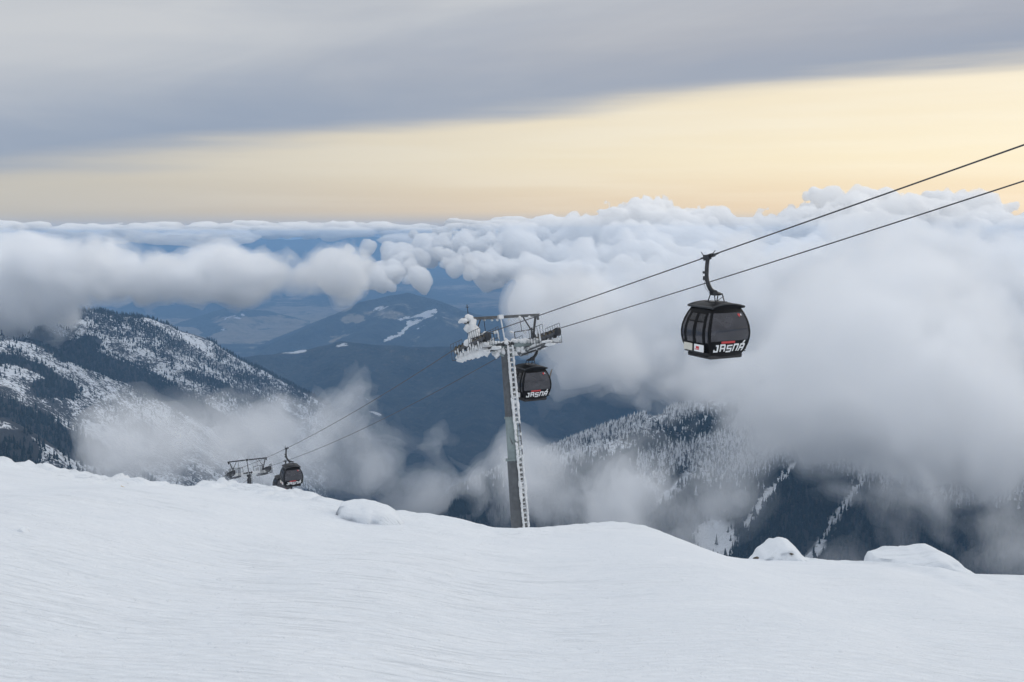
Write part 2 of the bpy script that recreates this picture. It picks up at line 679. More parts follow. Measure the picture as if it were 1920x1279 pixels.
# --- right mountain
rx_ = np.arange(-150, 2300, 8.0)
ry_ = np.arange(850, 2600, 8.0)
RA, _ = ridge_field(rx_, ry_, pts((900, 960, 1450), (1010, 884, 1500), (1060, 852, 1530), (1120, 826, 1570), (1180, 800, 1620), (1245, 775, 1680), (1350, 740, 1760), (1500, 690, 1850),
                                  (1700, 640, 1950), (1950, 590, 2050), (2300, 560, 2200)), .5, .60)
RB, _ = ridge_field(rx_, ry_, pts((1130, 1000, 1330), (1165, 920, 1370), (1200, 868, 1410), (1250, 842, 1450), (1330, 820, 1500), (1420, 800, 1560), (1560, 760, 1640), (1800, 690, 1750), (2100, 640, 1850)), .45, .62)
RC, _ = ridge_field(rx_, ry_, pts((1380, 1075, 1200), (1420, 1000, 1270), (1470, 930, 1340), (1520, 880, 1410), (1580, 845, 1480), (1650, 790, 1560)), .5, .45)
RD, _ = ridge_field(rx_, ry_, pts((1530, 1100, 1130), (1590, 1000, 1220), (1640, 930, 1300), (1720, 860, 1400), (1850, 780, 1500), (2000, 730, 1600)), .4, .4)
rz_ = smax(smax(RA, RB), smax(RC, RD))
rz_ = rz_ + 9 * fbm2(rx_, ry_, 200, 5, .5) + 2 * noise_axes((rx_, ry_), 25.)
rz_ = np.maximum(rz_, FLOOR - 20)
M_RM = mountain_material('steep_forest_floor', 7.0, .50)
rm = link('mountain_slope', grid_mesh('mountain_slope', rx_, ry_, rz_, M_RM))
tag(rm, 'steep dark forested mountainside with snow gullies half hidden in fog', 'mountain', kind='structure')

# --- valley floor and hills beyond
gx = np.concatenate([np.linspace(-35000, -16000, 10), np.linspace(-15000, 15000, 160), np.linspace(16000, 35000, 10)])
gy = np.concatenate([np.linspace(-5000, -500, 10), np.linspace(0, 24000, 140), np.linspace(25000, 32000, 14)])
M_PL = forest_hill_material('valley_land')
pl_me = grid_mesh('valley_floor', gx, gy, FLOOR + 14 * fbm2(gx, gy, 2500., 4), M_PL)
fl = fbm2(gx, gy, 1800., 4, .6)
pl_me.attributes.new('field', 'FLOAT', 'POINT').data.foreach_set('value', (.5 + .5 * fl).astype(np.float32).ravel())
pl_me.attributes.new('clearing', 'FLOAT', 'POINT').data.foreach_set('value', (.18 * np.clip(fbm2(gx, gy, 900., 3), 0, 1)).astype(np.float32).ravel())
pl = link('valley_floor', pl_me)
tag(pl, 'hazy blue valley plain far below the clouds', 'valley', kind='structure')


def stroke(PX, PY, poly, w, soft=.5):
    """1 inside a pixel-traced stroke, falling to 0 outside: used to find where a clearing or wood lies on a hillside"""
    best = np.full(PX.shape, 1e9)
    for a, b in zip(poly[:-1], poly[1:]):
        d = (b[0] - a[0], b[1] - a[1])
        L2 = d[0] ** 2 + d[1] ** 2 + 1e-9
        t = np.clip(((PX - a[0]) * d[0] + (PY - a[1]) * d[1]) / L2, 0, 1)
        best = np.minimum(best, np.hypot(PX - a[0] - t * d[0], PY - a[1] - t * d[1]))
    return np.clip(1.0 - (best - w) / (w * soft + 1e-6), 0, 1)


def blob(PX, PY, cx, cy_, rx, ry, soft=.5):
    q = np.hypot((PX - cx) / rx, (PY - cy_) / ry)
    return np.clip(1 - (q - 1) / soft, 0, 1)


M_HILL = forest_hill_material('wooded_hill')


def hill(name, label, hx, hy, ridges, amp, clear=(), fields=()):
    z = None
    for rp, s1, s2 in ridges:
        q, _ = ridge_field(hx, hy, pts(*rp), s1, s2)
        z = q if z is None else smax(z, q, 30.)
    z = z + amp * fbm2(hx, hy, amp * 22, 5, .5)
    z = np.maximum(z, FLOOR - 40)
    me = grid_mesh(name, hx, hy, z, M_HILL)
    PX, PY = to_px(hx[:, None], hy[None, :], z)
    wob = 1.5 * fbm2(hx, hy, 130., 3, .6)
    PX = PX + wob * 1.6
    PY = PY + wob
    cl = np.zeros(z.shape)
    for c in clear:
        cl = np.maximum(cl, c(PX, PY))
    fi = np.zeros(z.shape)
    for c in fields:
        fi = np.maximum(fi, .8 * c(PX + 3 * wob, PY + 2 * wob))
    me.attributes.new('clearing', 'FLOAT', 'POINT').data.foreach_set('value', (.72 * cl).astype(np.float32).ravel())
    me.attributes.new('field', 'FLOAT', 'POINT').data.foreach_set('value', fi.astype(np.float32).ravel())
    o = link(name, me)
    tag(o, label, 'hill', kind='structure')
    return o


S = lambda poly, w, k=1.0, soft=.6: (lambda PX, PY: k * stroke(PX, PY, poly, w, soft))
Bb = lambda cx, cy_, rx, ry, k=1.0, soft=.5: (lambda PX, PY: k * blob(PX, PY, cx, cy_, rx, ry, soft))
# peak with the ski piste
hill('hill', 'blue wooded peak with a white ski piste winding down its side',
     np.arange(-3700, 1100, 20.), np.arange(6900, 9700, 20.),
     [(((470, 680, 8000), (560, 625, 8300), (620, 598, 8600), (680, 570, 8900), (730, 561, 9000), (765, 558, 9000), (800, 566, 8950), (850, 586, 8800), (930, 600, 8600), (1050, 640, 8300), (1200, 700, 8000)), .36, .36),
      (((765, 558, 9000), (720, 600, 8300), (660, 640, 7600)), .35, .35),
      (((800, 566, 8950), (830, 610, 8200), (820, 660, 7400)), .35, .35)], 22,
     clear=[S([(818, 583), (790, 598), (766, 606), (752, 625), (722, 640)], 3.0, 1, .8), S([(818, 583), (790, 590), (750, 600)], 3, .9),
            S([(800, 604), (780, 618)], 2.4, .8), S([(700, 580), (735, 577), (765, 578)], 4, .62, 1), Bb(722, 605, 6, 4, .6), S([(815, 596), (845, 593)], 2.5, .6), Bb(745, 590, 30, 7, .45, .8)],
     fields=[Bb(660, 598, 22, 8, .8), S([(622, 640), (645, 622)], 5, .7), S([(790, 625), (775, 645)], 5, .6), Bb(740, 585, 55, 12, .6), Bb(860, 600, 30, 12, .6)])
# pale fields hill
hill('hill', 'low blue hill with brown fields left of the piste peak',
     np.arange(-5200, -1500, 26.), np.arange(8600, 11600, 26.),
     [(((250, 640, 10300), (340, 606, 10500), (400, 588, 10700), (450, 580, 10800), (500, 581, 10800), (540, 593, 10700), (600, 620, 10400), (660, 650, 10000)), .3, .3),
      (((450, 580, 10800), (430, 610, 9900), (420, 640, 9200)), .3, .3)], 20,
     clear=[S([(425, 599), (455, 592)], 4, .8), S([(468, 595), (490, 597)], 3, .6), Bb(417, 617, 4, 3, .7)],
     fields=[Bb(490, 606, 75, 13, .85), Bb(455, 640, 50, 22, .95), Bb(400, 600, 30, 6, .5)])
# dark forested hill in the valley
hill('hill', 'dark wooded hill in the valley with snowy clearings on its crest',
     np.arange(-2900, 1500, 18.), np.arange(3900, 6500, 18.),
     [(((250, 690, 5500), (380, 672, 5600), (500, 660, 5650), (590, 652, 5700), (640, 646, 5700), (700, 652, 5650), (780, 653, 5600), (870, 655, 5600), (960, 665, 5500), (1100, 690, 5400), (1300, 730, 5300)), .42, .40),
      (((640, 646, 5700), (650, 720, 4900), (700, 800, 4300)), .4, .4),
      (((870, 655, 5600), (900, 740, 4800), (880, 830, 4200)), .4, .4)], 24,
     clear=[S([(505, 658), (540, 660), (572, 655)], 2.6, .8, 1.2), S([(628, 650), (652, 645)], 2.6, .8), Bb(612, 651, 4, 2, .5), Bb(690, 778, 22, 7, .75), S([(672, 742), (690, 748)], 3, .7), S([(700, 655), (800, 656)], 1.5, .5)],
     fields=[S([(720, 655), (830, 700)], 6, .35), Bb(800, 730, 60, 14, .3), S([(820, 770), (930, 700)], 5, .35)])
# faint range at the far side of the plain
hill('hill', 'faint far blue mountain range seen through the gap in the clouds',
     np.arange(-14000, 9000, 120.), np.arange(19000, 27000, 120.),
     [(((-200, 470, 22000), (120, 455, 22500), (350, 450, 22800), (390, 444, 22900), (430, 452, 22800), (520, 450, 23000), (600, 442, 23000), (680, 438, 23000), (760, 446, 23000), (900, 455, 22500), (1300, 465, 22000)), .2, .2)], 60,
     clear=[S([(430, 465), (600, 462), (700, 460)], 5, .35, 2)], fields=[])
print('land', time.time() - T0)

# ------------------------------------------------------------------ woods
M_NEEDLE, g, b = mat_new('spruce_needles')
tt = g.n('ShaderNodeNewGeometry').outputs['Position']
nn = g.noise(tt, .12, 3, .6)
n4 = g.noise(tt, 1.1, 2, .6)
cc = g.mix(nn, (.012, .022, .024), (.026, .038, .042))
g.set(b.inputs['Base Color'], g.mix(g.mr(n4, .62, .8, 0, .5), cc, (.5, .53, .56)))
b.inputs['Roughness'].default_value = .9
b.inputs['Specular IOR Level'].default_value = .1
M_RIMED, g, b = mat_new('rimed_needles')
tt = g.n('ShaderNodeNewGeometry').outputs['Position']
mp3 = g.n('ShaderNodeMapping')
g.set(mp3.inputs['Vector'], tt)
mp3.inputs['Scale'].default_value = (1, 1, .25)
nn = g.noise(mp3.outputs[0], .22, 4, .7)
g.set(b.inputs['Base Color'], g.mix(g.mr(nn, .40, .56), (.05, .06, .07), (.72, .74, .77)))
b.inputs['Roughness'].default_value = .9
b.inputs['Specular IOR Level'].default_value = .1


def tree_shape(seed, tiers=3, n=4):
    """unit-height spruce: trunk spike and drooping, ragged tiers"""
    r = random.Random(seed)
    v, f = [], []
    for k in range(tiers):
        z0 = .05 + .80 * k / tiers
        z1 = min(1.0, z0 + .95 / tiers + .12)
        rad = .20 * (1 - k / (tiers + .35)) * r.uniform(.85, 1.2)
        b0 = len(v)
        ph = r.uniform(0, 6)
        for j in range(n):
            a = ph + 2 * math.pi * j / n + r.uniform(-.25, .25)
            q = rad * r.uniform(.65, 1.25)
            v.append((q * math.cos(a), q * math.sin(a), z0 + r.uniform(-.05, .05)))
        v.append((r.uniform(-.01, .01), r.uniform(-.01, .01), z1 if k < tiers - 1 else 1.0))
        for j in range(n):
            f.append((b0 + j, b0 + (j + 1) % n, b0 + n))
    return np.array(v), np.array(f)


SHAPES = [tree_shape(k) for k in range(7)]


def scatter(ax, ay, z, dens, count, hmin, hmax, seed, keep=None):
    """random tree feet on a heightfield, drawn with probability dens; returns x, y, z, height"""
    r = np.random.default_rng(seed)
    ix = r.uniform(0, len(ax) - 1.001, count)
    iy = r.uniform(0, len(ay) - 1.001, count)
    i, j = ix.astype(int), iy.astype(int)
    ok = r.uniform(0, 1, count) < dens[i, j]
    ix, iy, i, j = ix[ok], iy[ok], i[ok], j[ok]
    fx, fy = ix - i, iy - j
    zz = (z[i, j] * (1 - fx) * (1 - fy) + z[i + 1, j] * fx * (1 - fy) + z[i, j + 1] * (1 - fx) * fy + z[i + 1, j + 1] * fx * fy)
    h = r.uniform(hmin, hmax, len(ix)) * r.choice([1, 1, .75, .55], len(ix))
    return np.column_stack([ax[0] + ix * (ax[1] - ax[0]), ay[0] + iy * (ay[1] - ay[0]), zz, h])


def wood(name, label, T, mat, seed, wide=1.0):
    r = np.random.default_rng(seed)
    vs, fs, b0 = [], [], 0
    sh = r.integers(0, len(SHAPES), len(T))
    for k, (v, f) in enumerate(SHAPES):
        t = T[sh == k]
        if not len(t):
            continue
        a = r.uniform(0, 6.283, len(t))
        w = wide * r.uniform(.8, 1.25, len(t))
        ca, sa = np.cos(a)[:, None], np.sin(a)[:, None]
        h = t[:, 3:4]
        x = (v[:, 0] * ca - v[:, 1] * sa) * h * w[:, None] + t[:, 0:1]
        y = (v[:, 0] * sa + v[:, 1] * ca) * h * w[:, None] + t[:, 1:2]
        z = v[:, 2] * h + t[:, 2:3] - .3
        vs.append(np.stack([x, y, z], -1).reshape(-1, 3))
        fs.append((f[None] + (np.arange(len(t)) * len(v))[:, None, None]).reshape(-1, 3) + b0)
        b0 += len(t) * len(v)
    o = link(name, np_mesh(name, np.concatenate(vs), tris=np.concatenate(fs), mat=mat))
    tag(o, label, 'forest', kind='stuff')
    return o


def visible_mask(ax, ay, z):
    PX, PY = to_px(ax[:, None], ay[None, :], z)
    return PX, PY


# left mountain woods
PX, PY = to_px(lx[:, None], ly[None, :], lz)
nz = fbm2(lx, ly, 160., 4, .6)
nz2 = fbm2(lx, ly, 420., 3, .6)
onA = (A_ > B_) & (A_ > C_) & (A_ > D_)
dens = np.clip(.08 + .30 * nz + .30 * nz2, 0.01, .7)
wd = np.zeros(lz.shape)
wd = np.maximum(wd, stroke(PX, PY, [(75, 632), (150, 665), (250, 705), (330, 748), (400, 785), (470, 830)], 13, .8))
wd = np.maximum(wd, blob(PX, PY, 165, 642, 22, 11) * .9)
wd = np.maximum(wd, stroke(PX, PY, [(215, 595), (300, 628), (380, 672), (450, 706), (560, 752)], 8, .9) * .55)
wd = np.maximum(wd, stroke(PX, PY, [(150, 600), (240, 620), (320, 655)], 20, .8) * .36)
wd = np.maximum(wd, blob(PX, PY, 345, 660, 28, 14) * .5)
wd = np.maximum(wd, stroke(PX, PY, [(350, 700), (420, 725), (500, 760), (560, 790)], 7, .9) * .6)
wd = np.maximum(wd, blob(PX, PY, 500, 775, 30, 18, .6) * .7)
wd = np.maximum(wd, blob(PX, PY, 420, 740, 30, 14) * .4)
wd = np.maximum(wd, blob(PX, PY, 80, 728, 22, 16, .4))
wd = np.maximum(wd, blob(PX, PY, 118, 730, 24, 15, .4))
wd = np.maximum(wd, blob(PX, PY, 265, 735, 16, 10) * .6)
wd = np.maximum(wd, blob(PX, PY, 125, 668, 20, 10) * .8)
wd = np.maximum(wd, stroke(PX, PY, [(-60, 680), (20, 672), (70, 690), (110, 712)], 7, .9) * .8)
wd = np.maximum(wd, stroke(PX, PY, [(-40, 760), (20, 770), (70, 800), (130, 830), (170, 850)], 17, .7))
wd = np.maximum(wd, stroke(PX, PY, [(-60, 830), (20, 838), (45, 850)], 26, .6))
wd = np.maximum(wd, np.clip((PX - 560) / 90, 0, .95))
wd = np.maximum(wd, (PY > 560) * np.exp(-((dA - 10) / 22.) ** 2) * np.clip((PX - 120) / 70, 0, 1) * .75)
dens = np.clip(np.maximum(dens, wd * (1.0 + .8 * nz)), 0, 1)
dens[(PX < -80) | (PX > 900) | (PY > 930)] = 0
dens[(np.interp(PX, crest[:, 0], crest[:, 1]) + 40 < PY)] = 0
def attr(o, name, val):
    o.data.attributes.new(name, 'FLOAT', 'POINT').data.foreach_set('value', np.asarray(val, np.float32).ravel())


attr(lm, 'wooded', np.clip(wd * 1.0, 0, 1))
TL = scatter(lx, ly, lz, dens, 430000, 8, 16, 3)
# right mountain woods
PXr, PYr = to_px(rx_[:, None], ry_[None, :], rz_)
nr = fbm2(rx_, ry_, 120., 4, .6)
chute = np.zeros(rz_.shape)
for c in ([(1640, 860), (1610, 905), (1570, 965), (1530, 1030), (1510, 1050)], [(1540, 845), (1500, 868), (1460, 905), (1430, 940), (1400, 990)], [(1290, 895), (1262, 920), (1230, 940)]):
    chute = np.maximum(chute, stroke(PXr + 7 * nr, PYr, c, 4.2, 1.3))
chute = np.maximum(chute, blob(PXr, PYr, 1340, 1015, 34, 32, .5))
chute = np.maximum(chute, stroke(PXr, PYr, [(1040, 870), (1100, 842)], 7, .7) * .8)
densr = np.clip((.72 + .45 * nr) * (1 - .96 * chute), 0, 1)
densr[(PXr < 840) | (PXr > 2000) | (PYr > 1120) | (PYr < 700)] = 0
densr[(np.interp(PXr, crest[:, 0], crest[:, 1]) + 60 < PYr)] = 0
lineg = np.interp(PXr, [900, 1020, 1100, 1180, 1200, 1230, 1260, 1330, 1400, 1440, 1500, 1600, 1700, 1800, 2000], [900, 895, 868, 842, 905, 935, 880, 905, 900, 885, 862, 895, 915, 945, 930])
attr(rm, 'wooded', np.clip((PYr - lineg + 10) / 20, 0, 1) * (1 - chute))
attr(rm, 'bare_snow', chute)
densr[(PXr > 1560) & (PYr < lineg - 30)] = 0
densr[PYr < lineg - 130] = 0
TR = scatter(rx_, ry_, rz_, densr, 260000, 10, 18, 5)
# trees above a wandering height are white with rime
pr = to_px(TR[:, 0], TR[:, 1], TR[:, 2])
line = np.interp(pr[0], [900, 1020, 1100, 1180, 1200, 1230, 1260, 1330, 1400, 1440, 1500, 1600, 1700, 1800, 2000], [900, 895, 868, 842, 905, 935, 880, 905, 900, 885, 862, 895, 915, 945, 930])
rr = np.random.default_rng(2)
ridge_y = np.interp(pr[0], [1010, 1060, 1120, 1180, 1245, 1350], [884, 852, 826, 800, 775, 740])
low_y = np.interp(pr[0], [1150, 1200, 1260, 1330, 1400], [866, 854, 840, 824, 800])
line = np.where(pr[0] < 1195, np.minimum(line, ridge_y + 26), line)
rimed = pr[1] < line + rr.normal(0, 12, len(TR))
gap = (pr[0] > 1130) & (pr[0] < 1400) & (pr[1] > ridge_y + 26 + rr.normal(0, 6, len(TR))) & (pr[1] < low_y + rr.normal(0, 5, len(TR)))
rimed &= ~gap
pl_ = to_px(TL[:, 0], TL[:, 1], TL[:, 2])
print('trees', len(TL), len(TR), rimed.sum(), time.time() - T0)


# nearest countable trees: each one an object of its own
def pick(T, score, n):
    k = np.argsort(-score)[:n]
    m = np.zeros(len(T), bool)
    m[k] = True
    return m


def singles(T, m, mat, name, label, group, seed):
    r = random.Random(seed)
    prot = []
    for k in range(5):
        v, f = tree_shape(100 + seed * 10 + k, 5, 7)
        tv = [(.012 * math.cos(a), .012 * math.sin(a), z) for z in (-.05, .3) for a in (0, 2.1, 4.2)]
        b0 = len(v)
        f = np.concatenate([f, np.array([(b0, b0 + 1, b0 + 4), (b0, b0 + 4, b0 + 3), (b0 + 1, b0 + 2, b0 + 5), (b0 + 1, b0 + 5, b0 + 4), (b0 + 2, b0, b0 + 3), (b0 + 2, b0 + 3, b0 + 5)])])
        prot.append(np_mesh(name, np.concatenate([v, tv]), tris=f, mat=mat))
    for x, y, z, h in T[m]:
        o = link(name, prot[r.randrange(5)])
        o.location = (x, y, z - .3)
        w = h * r.uniform(.85, 1.2)
        o.scale = (w, w, h)
        o.rotation_euler = (0, 0, r.uniform(0, 6))
        tag(o, label, 'tree', group)


front = (pl_[1] > 745) & (pl_[1] < 855) & (pl_[0] > 5) & (pl_[0] < 165) & (TL[:, 1] < 1450)
selL = pick(TL, np.where(front, TL[:, 3], -1), min(130, int(front.sum())))
clearR = ((pr[0] > 1200) & (pr[0] < 1560) & (pr[1] > 860) & (pr[1] < 1030)) & ~rimed
selR = pick(TR, np.where(clearR, TR[:, 3], -1), min(110, int(clearR.sum())))
clearW = ((pr[0] > 1040) & (pr[0] < 1480) & (pr[1] > 790) & (pr[1] < 900)) & rimed
selW = pick(TR, np.where(clearW, TR[:, 3], -1), min(60, int(clearW.sum())))
singles(TL, selL, M_NEEDLE, 'spruce_tree', 'dark spruce on the snowy spur just above the snow slope crest', 'dark spruces on the spur', 1)
singles(TR, selR, M_NEEDLE, 'spruce_tree', 'dark spruce on the steep mountainside beneath the rimed trees', 'dark spruces on the steep mountainside', 2)
singles(TR, selW, M_RIMED, 'rimed_spruce', 'white rimed spruce high on the steep mountainside under the fog', 'rimed spruces on the steep mountainside', 3)
wood('forest', 'dark spruce forest in strips across the snowy mountain', TL[~selL], M_NEEDLE, 1)
wood('forest', 'dark spruce forest on the steep mountainside below the fog', TR[~selR & ~rimed], M_NEEDLE, 2)
wood('forest', 'white rimed forest near the top of the steep mountainside', TR[~selW & rimed], M_RIMED, 3)
print('woods tris', sum(len(o.data.polygons) for o in C.objects if o.type == 'MESH'), time.time() - T0)


# ------------------------------------------------------------------ clouds and fog: closed bodies of even white vapour
def warped(a, axs, d, scale, zs):
    """the noise field pulled about by broad swirls, so that it has no grain along the axes"""
    idx = []
    for k in range(3):
        w = (noise_axes(axs, (scale * .7, scale * .7, scale * .7 / zs)) * .30 + noise_axes(axs, (scale * .3, scale * .3, scale * .3 / zs)) * .13 + noise_axes(axs, (scale * .13, scale * .13, scale * .13 / zs)) * .055) * scale
        sh = [1, 1, 1]
        sh[k] = -1
        c = np.arange(a.shape[k], dtype=np.float32).reshape(sh) + (w / (d[k] * (zs if k == 2 else 1)) * (1.0 if k < 2 else zs ** 0)).astype(np.float32)
        idx.append(np.clip(c, 0, a.shape[k] - 1.001))
    i0 = [c.astype(np.int32) for c in idx]
    fr = [c - i for c, i in zip(idx, i0)]
    fl = a.ravel()
    s0, s1 = a.shape[1] * a.shape[2], a.shape[2]
    base = i0[0] * s0 + i0[1] * s1 + i0[2]
    r = np.zeros(a.shape, np.float32)
    for x in (0, 1):
        for y in (0, 1):
            for z in (0, 1):
                wgt = (fr[0] if x else 1 - fr[0]) * (fr[1] if y else 1 - fr[1]) * (fr[2] if z else 1 - fr[2])
                r += wgt * fl[base + x * s0 + y * s1 + z]
    return r


def iso(name, label, lo, hi, dx, balls, octs, density, an=0.0, zs=1.0, seed=1, cut=None, adapt=0.02, levels=(0.0,), reach=60., full=1.0):
    """balls (x, y, z, r) merged and roughened by billow noise, then meshed; octs = (scale, amplitude, kind)"""
    global rng
    rng = np.random.default_rng(seed)
    lo = np.array(lo, float)
    dxyz = np.array([dx, dx, dx / zs])
    n = [int((h - l) / d) + 1 for l, h, d in zip(lo, hi, dxyz)]
    axs = [lo[k] + np.arange(n[k]) * dxyz[k] for k in range(3)]
    f = np.full(n, -1e3, np.float32)
    am_ = np.full(n, 1e-6, np.float32)
    wt_ = np.full(n, 1e-6, np.float32)
    for x, y, z, r in balls:
        Rr = r * 1.3 + reach
        sl = []
        for k, c in enumerate((x, y, z)):
            e = Rr if k < 2 else Rr / zs
            a = max(0, int((c - e - lo[k]) / dxyz[k]))
            b = min(n[k], int((c + e - lo[k]) / dxyz[k]) + 2)
            sl.append(slice(a, b))
        if any(s.stop <= s.start for s in sl):
            continue
        dd = r - np.sqrt((axs[0][sl[0]] - x)[:, None, None] ** 2 + (axs[1][sl[1]] - y)[None, :, None] ** 2 + ((axs[2][sl[2]] - z) * zs)[None, None, :] ** 2)
        sub = f[sl[0], sl[1], sl[2]]
        wq = np.exp(np.clip(dd / 22., -12, 8)).astype(np.float32)
        wt_[sl[0], sl[1], sl[2]] += wq
        am_[sl[0], sl[1], sl[2]] += wq * min(1.0, max(.5, r / full))        # small wisps are torn less far than big banks
        np.maximum(sub, dd.astype(np.float32), out=sub)
    nf = np.zeros(n, np.float32)
    for sc, am, kind in octs:
        q = noise_axes(axs, (sc, sc, sc / zs))
        nf += am * ((np.abs(q) * 2 - .75) if kind == 'b' else q * 1.6 if kind == 'n' else (.55 - np.abs(q) * 2))
    f += warped(nf, axs, dxyz, octs[0][0], zs) * (am_ / wt_)
    if cut is not None:
        f = np.minimum(f, cut(*np.meshgrid(*axs, indexing='ij')).astype(np.float32))
    for k in range(3):
        s = [slice(None)] * 3
        for e in (0, -1):
            s[k] = e
            f[tuple(s)] = -500
    o = None
    for lv, density in zip(levels, density if isinstance(density, tuple) else (density,) * len(levels)):                       # thin outside, denser towards the middle: each body adds its vapour
        gr = vdb.FloatGrid(1.0)
        gr.copyFromArray(np.clip(lv - f, -200, 200))
        p, t, q = gr.convertToPolygons(isovalue=0.0, adaptivity=adapt)
        p = p * dxyz + lo
        c = link(name if o is None else 'denser_' + name, np_mesh(name, p, tris=t, quads=q, mat=vol_mat(name, density, (1, 1, 1), an)), o)
        if o is None:
            o = tag(c, label, 'clouds' if 'cloud' in name else 'fog', kind='stuff')
        else:
            tag(c, kind='stuff')
    print(name, n, len(p), round(time.time() - T0, 1))
    return o


def ball(px, py, Y, rpx):
    p = P(px, py, Y)
    return (p[0], p[1], p[2], rpx / F * Y)


RR = random.Random(7)
CU = [(260, 40, 'n'), (170, 36, 'b'), (85, 27, 'b'), (50, 16, 'n'), (42, 14, 'b'), (22, 9, 'b')]
# bank over the left mountain
bl = []
for px in range(-220, 670, 9):
    top = np.interp(px, [-220, 0, 60, 140, 200, 260, 330, 400, 450, 500, 560, 600, 640, 670], [452, 462, 470, 474, 482, 500, 508, 492, 484, 492, 500, 496, 498, 508])
    bot = np.interp(px, [-220, 0, 100, 170, 260, 330, 400, 460, 560, 640, 670], [690, 632, 600, 560, 552, 548, 542, 555, 535, 540, 525])
    for k in range(4):
        r = RR.uniform(.22, .5) * (bot - top)
        r = min(r, 60) * .8
        cy_ = RR.uniform(top + r, max(top + r + 1, bot - r))
        if k == 0:
            cy_ = top + r
        bl.append(ball(px + RR.uniform(-12, 12), cy_, RR.uniform(2380, 2750), r))
    for k in range(2):
        rp = RR.uniform(9, 24)
        bl.append(ball(px + RR.uniform(-10, 10), top + rp * RR.uniform(.5, 1.6), RR.uniform(2330, 2750), rp))
for px, py, r in ((560, 512, 24), (590, 505, 24), (615, 500, 26), (640, 505, 24), (660, 512, 18), (540, 515, 26), (500, 520, 26), (625, 530, 16), (590, 535, 14), (450, 520, 30)):
    bl.append(ball(px, py, 2600, r))
iso('cloud_bank', 'white cloud bank rolling over the snowy mountain crest', (-2000, 2150, -440), (-330, 3000, 60), 8., bl, [(200, 34, 'n'), (110, 28, 'n'), (60, 30, 'n'), (32, 20, 'b'), (18, 11, 'r')], (1 / 130., 1 / 70., 1 / 24.), seed=4, levels=(-16, -2, 12), reach=110., full=60.)

# sea of clouds, centre and right
bl = []
TOP = ([560, 600, 630, 680, 720, 800, 870, 940, 1000, 1060, 1120, 1200, 1260, 1330, 1360, 1420, 1460, 1520, 1580, 1640, 1700, 1800, 1920, 2100],
       [500, 476, 458, 446, 440, 412, 404, 410, 404, 398, 384, 370, 380, 362, 382, 388, 390, 370, 358, 346, 362, 372, 368, 372])
for i in range(720):
    px = RR.uniform(610, 2080)
    t = RR.random()
    Yd = 3300 + 2100 * t
    top = np.interp(px, *TOP) + (1 - t) * np.interp(px, [600, 900, 1100, 1300, 2000], [45, 75, 95, 110, 100]) + RR.uniform(0, 16) * (1 - t) + (0 if RR.random() < .5 else RR.uniform(0, 30))
    rp = RR.choice([9, 13, 18, 26, 36, 52]) * RR.uniform(.8, 1.2)
    lim = np.interp(px, [600, 660, 760, 850, 1000, 1060, 1150], [30, 34, 32, 36, 54, 110, 300])
    rp = min(rp, lim * .5)
    bl.append(ball(px, top + rp, Yd, rp))
    if px > 1050 and RR.random() < .6:
        bl.append(ball(px, top + rp * 2.4, Yd, rp * 1.2))
iso('sea_of_clouds', 'billowing white sea of clouds stretching below the golden sky', (-1150, 3000, -560), (3500, 5700, 170), 13., bl, CU, 1 / 20., seed=9, full=90.)

# distant cloud layer below the horizon
bl = []
for i in range(520):
    px = RR.uniform(-150, 2050)
    Yd = RR.uniform(8500, 15000)
    if px < 850:
        py = np.interp(Yd, [8500, 15000], [447, 416]) + RR.uniform(-4, 4)
        if 470 < px < 740 and Yd < 11500:
            continue
    else:
        py = np.interp(Yd, [8500, 15000], [440, 408]) + RR.uniform(-3, 3)
    bl.append(ball(px, py + 8, Yd, RR.uniform(18, 42)))
for i in range(110):
    px = RR.uniform(-200, 455)
    bl.append(ball(px, RR.uniform(430, 446) + 6, RR.uniform(6900, 8600), RR.uniform(11, 24)))
iso('far_clouds', 'thin distant layer of clouds lying along the horizon', (-8600, 6600, -700), (9000, 15800, -60), 56., bl, [(420, 80, 'b'), (230, 60, 'b'), (120, 34, 'b')], 1 / 55., zs=3.4, seed=12)
print('clouds', time.time() - T0)

# fog in the valley and across the mountainside
FOG = [(300, 60, 'n'), (150, 52, 'n'), (80, 42, 'n'), (44, 30, 'r'), (24, 19, 'r'), (14, 9, 'n')]
bl = []
for i in range(190):
    px = RR.uniform(150, 985)
    top = np.interp(px, [150, 200, 300, 400, 500, 560, 600, 640, 670, 700, 760, 800, 850, 900, 960], [882, 860, 826, 812, 822, 822, 806, 786, 800, 838, 872, 886, 906, 912, 890])
    r = RR.uniform(18, 46)
    bl.append(ball(px, top + np.interp(px, [150, 480, 560, 660, 800], [-34, -34, -6, 10, 2]) + r + RR.uniform(0, 70) * RR.random(), RR.uniform(*((1230, 1420) if px < 430 else (1450, 1650) if px < 520 else (1620, 1900))), r))
for px, py, Yd, r in [(636, 775, 1950, 16), (648, 752, 1950, 11), (640, 800, 1950, 20), (822, 900, 1750, 15), (820, 872, 1750, 9), (818, 852, 1750, 6), (735, 878, 1800, 10), (900, 905, 1650, 14), (1000, 950, 1450, 40)]:
    bl.append(ball(px, py, Yd, r))
iso('valley_fog', 'grey fog filling the valley behind the far lift tower', (-900, 1080, -740), (140, 2150, -220), 7., bl, FOG, 1 / 210., seed=21, levels=(-32, -12, 8, 28), reach=170., full=60.)

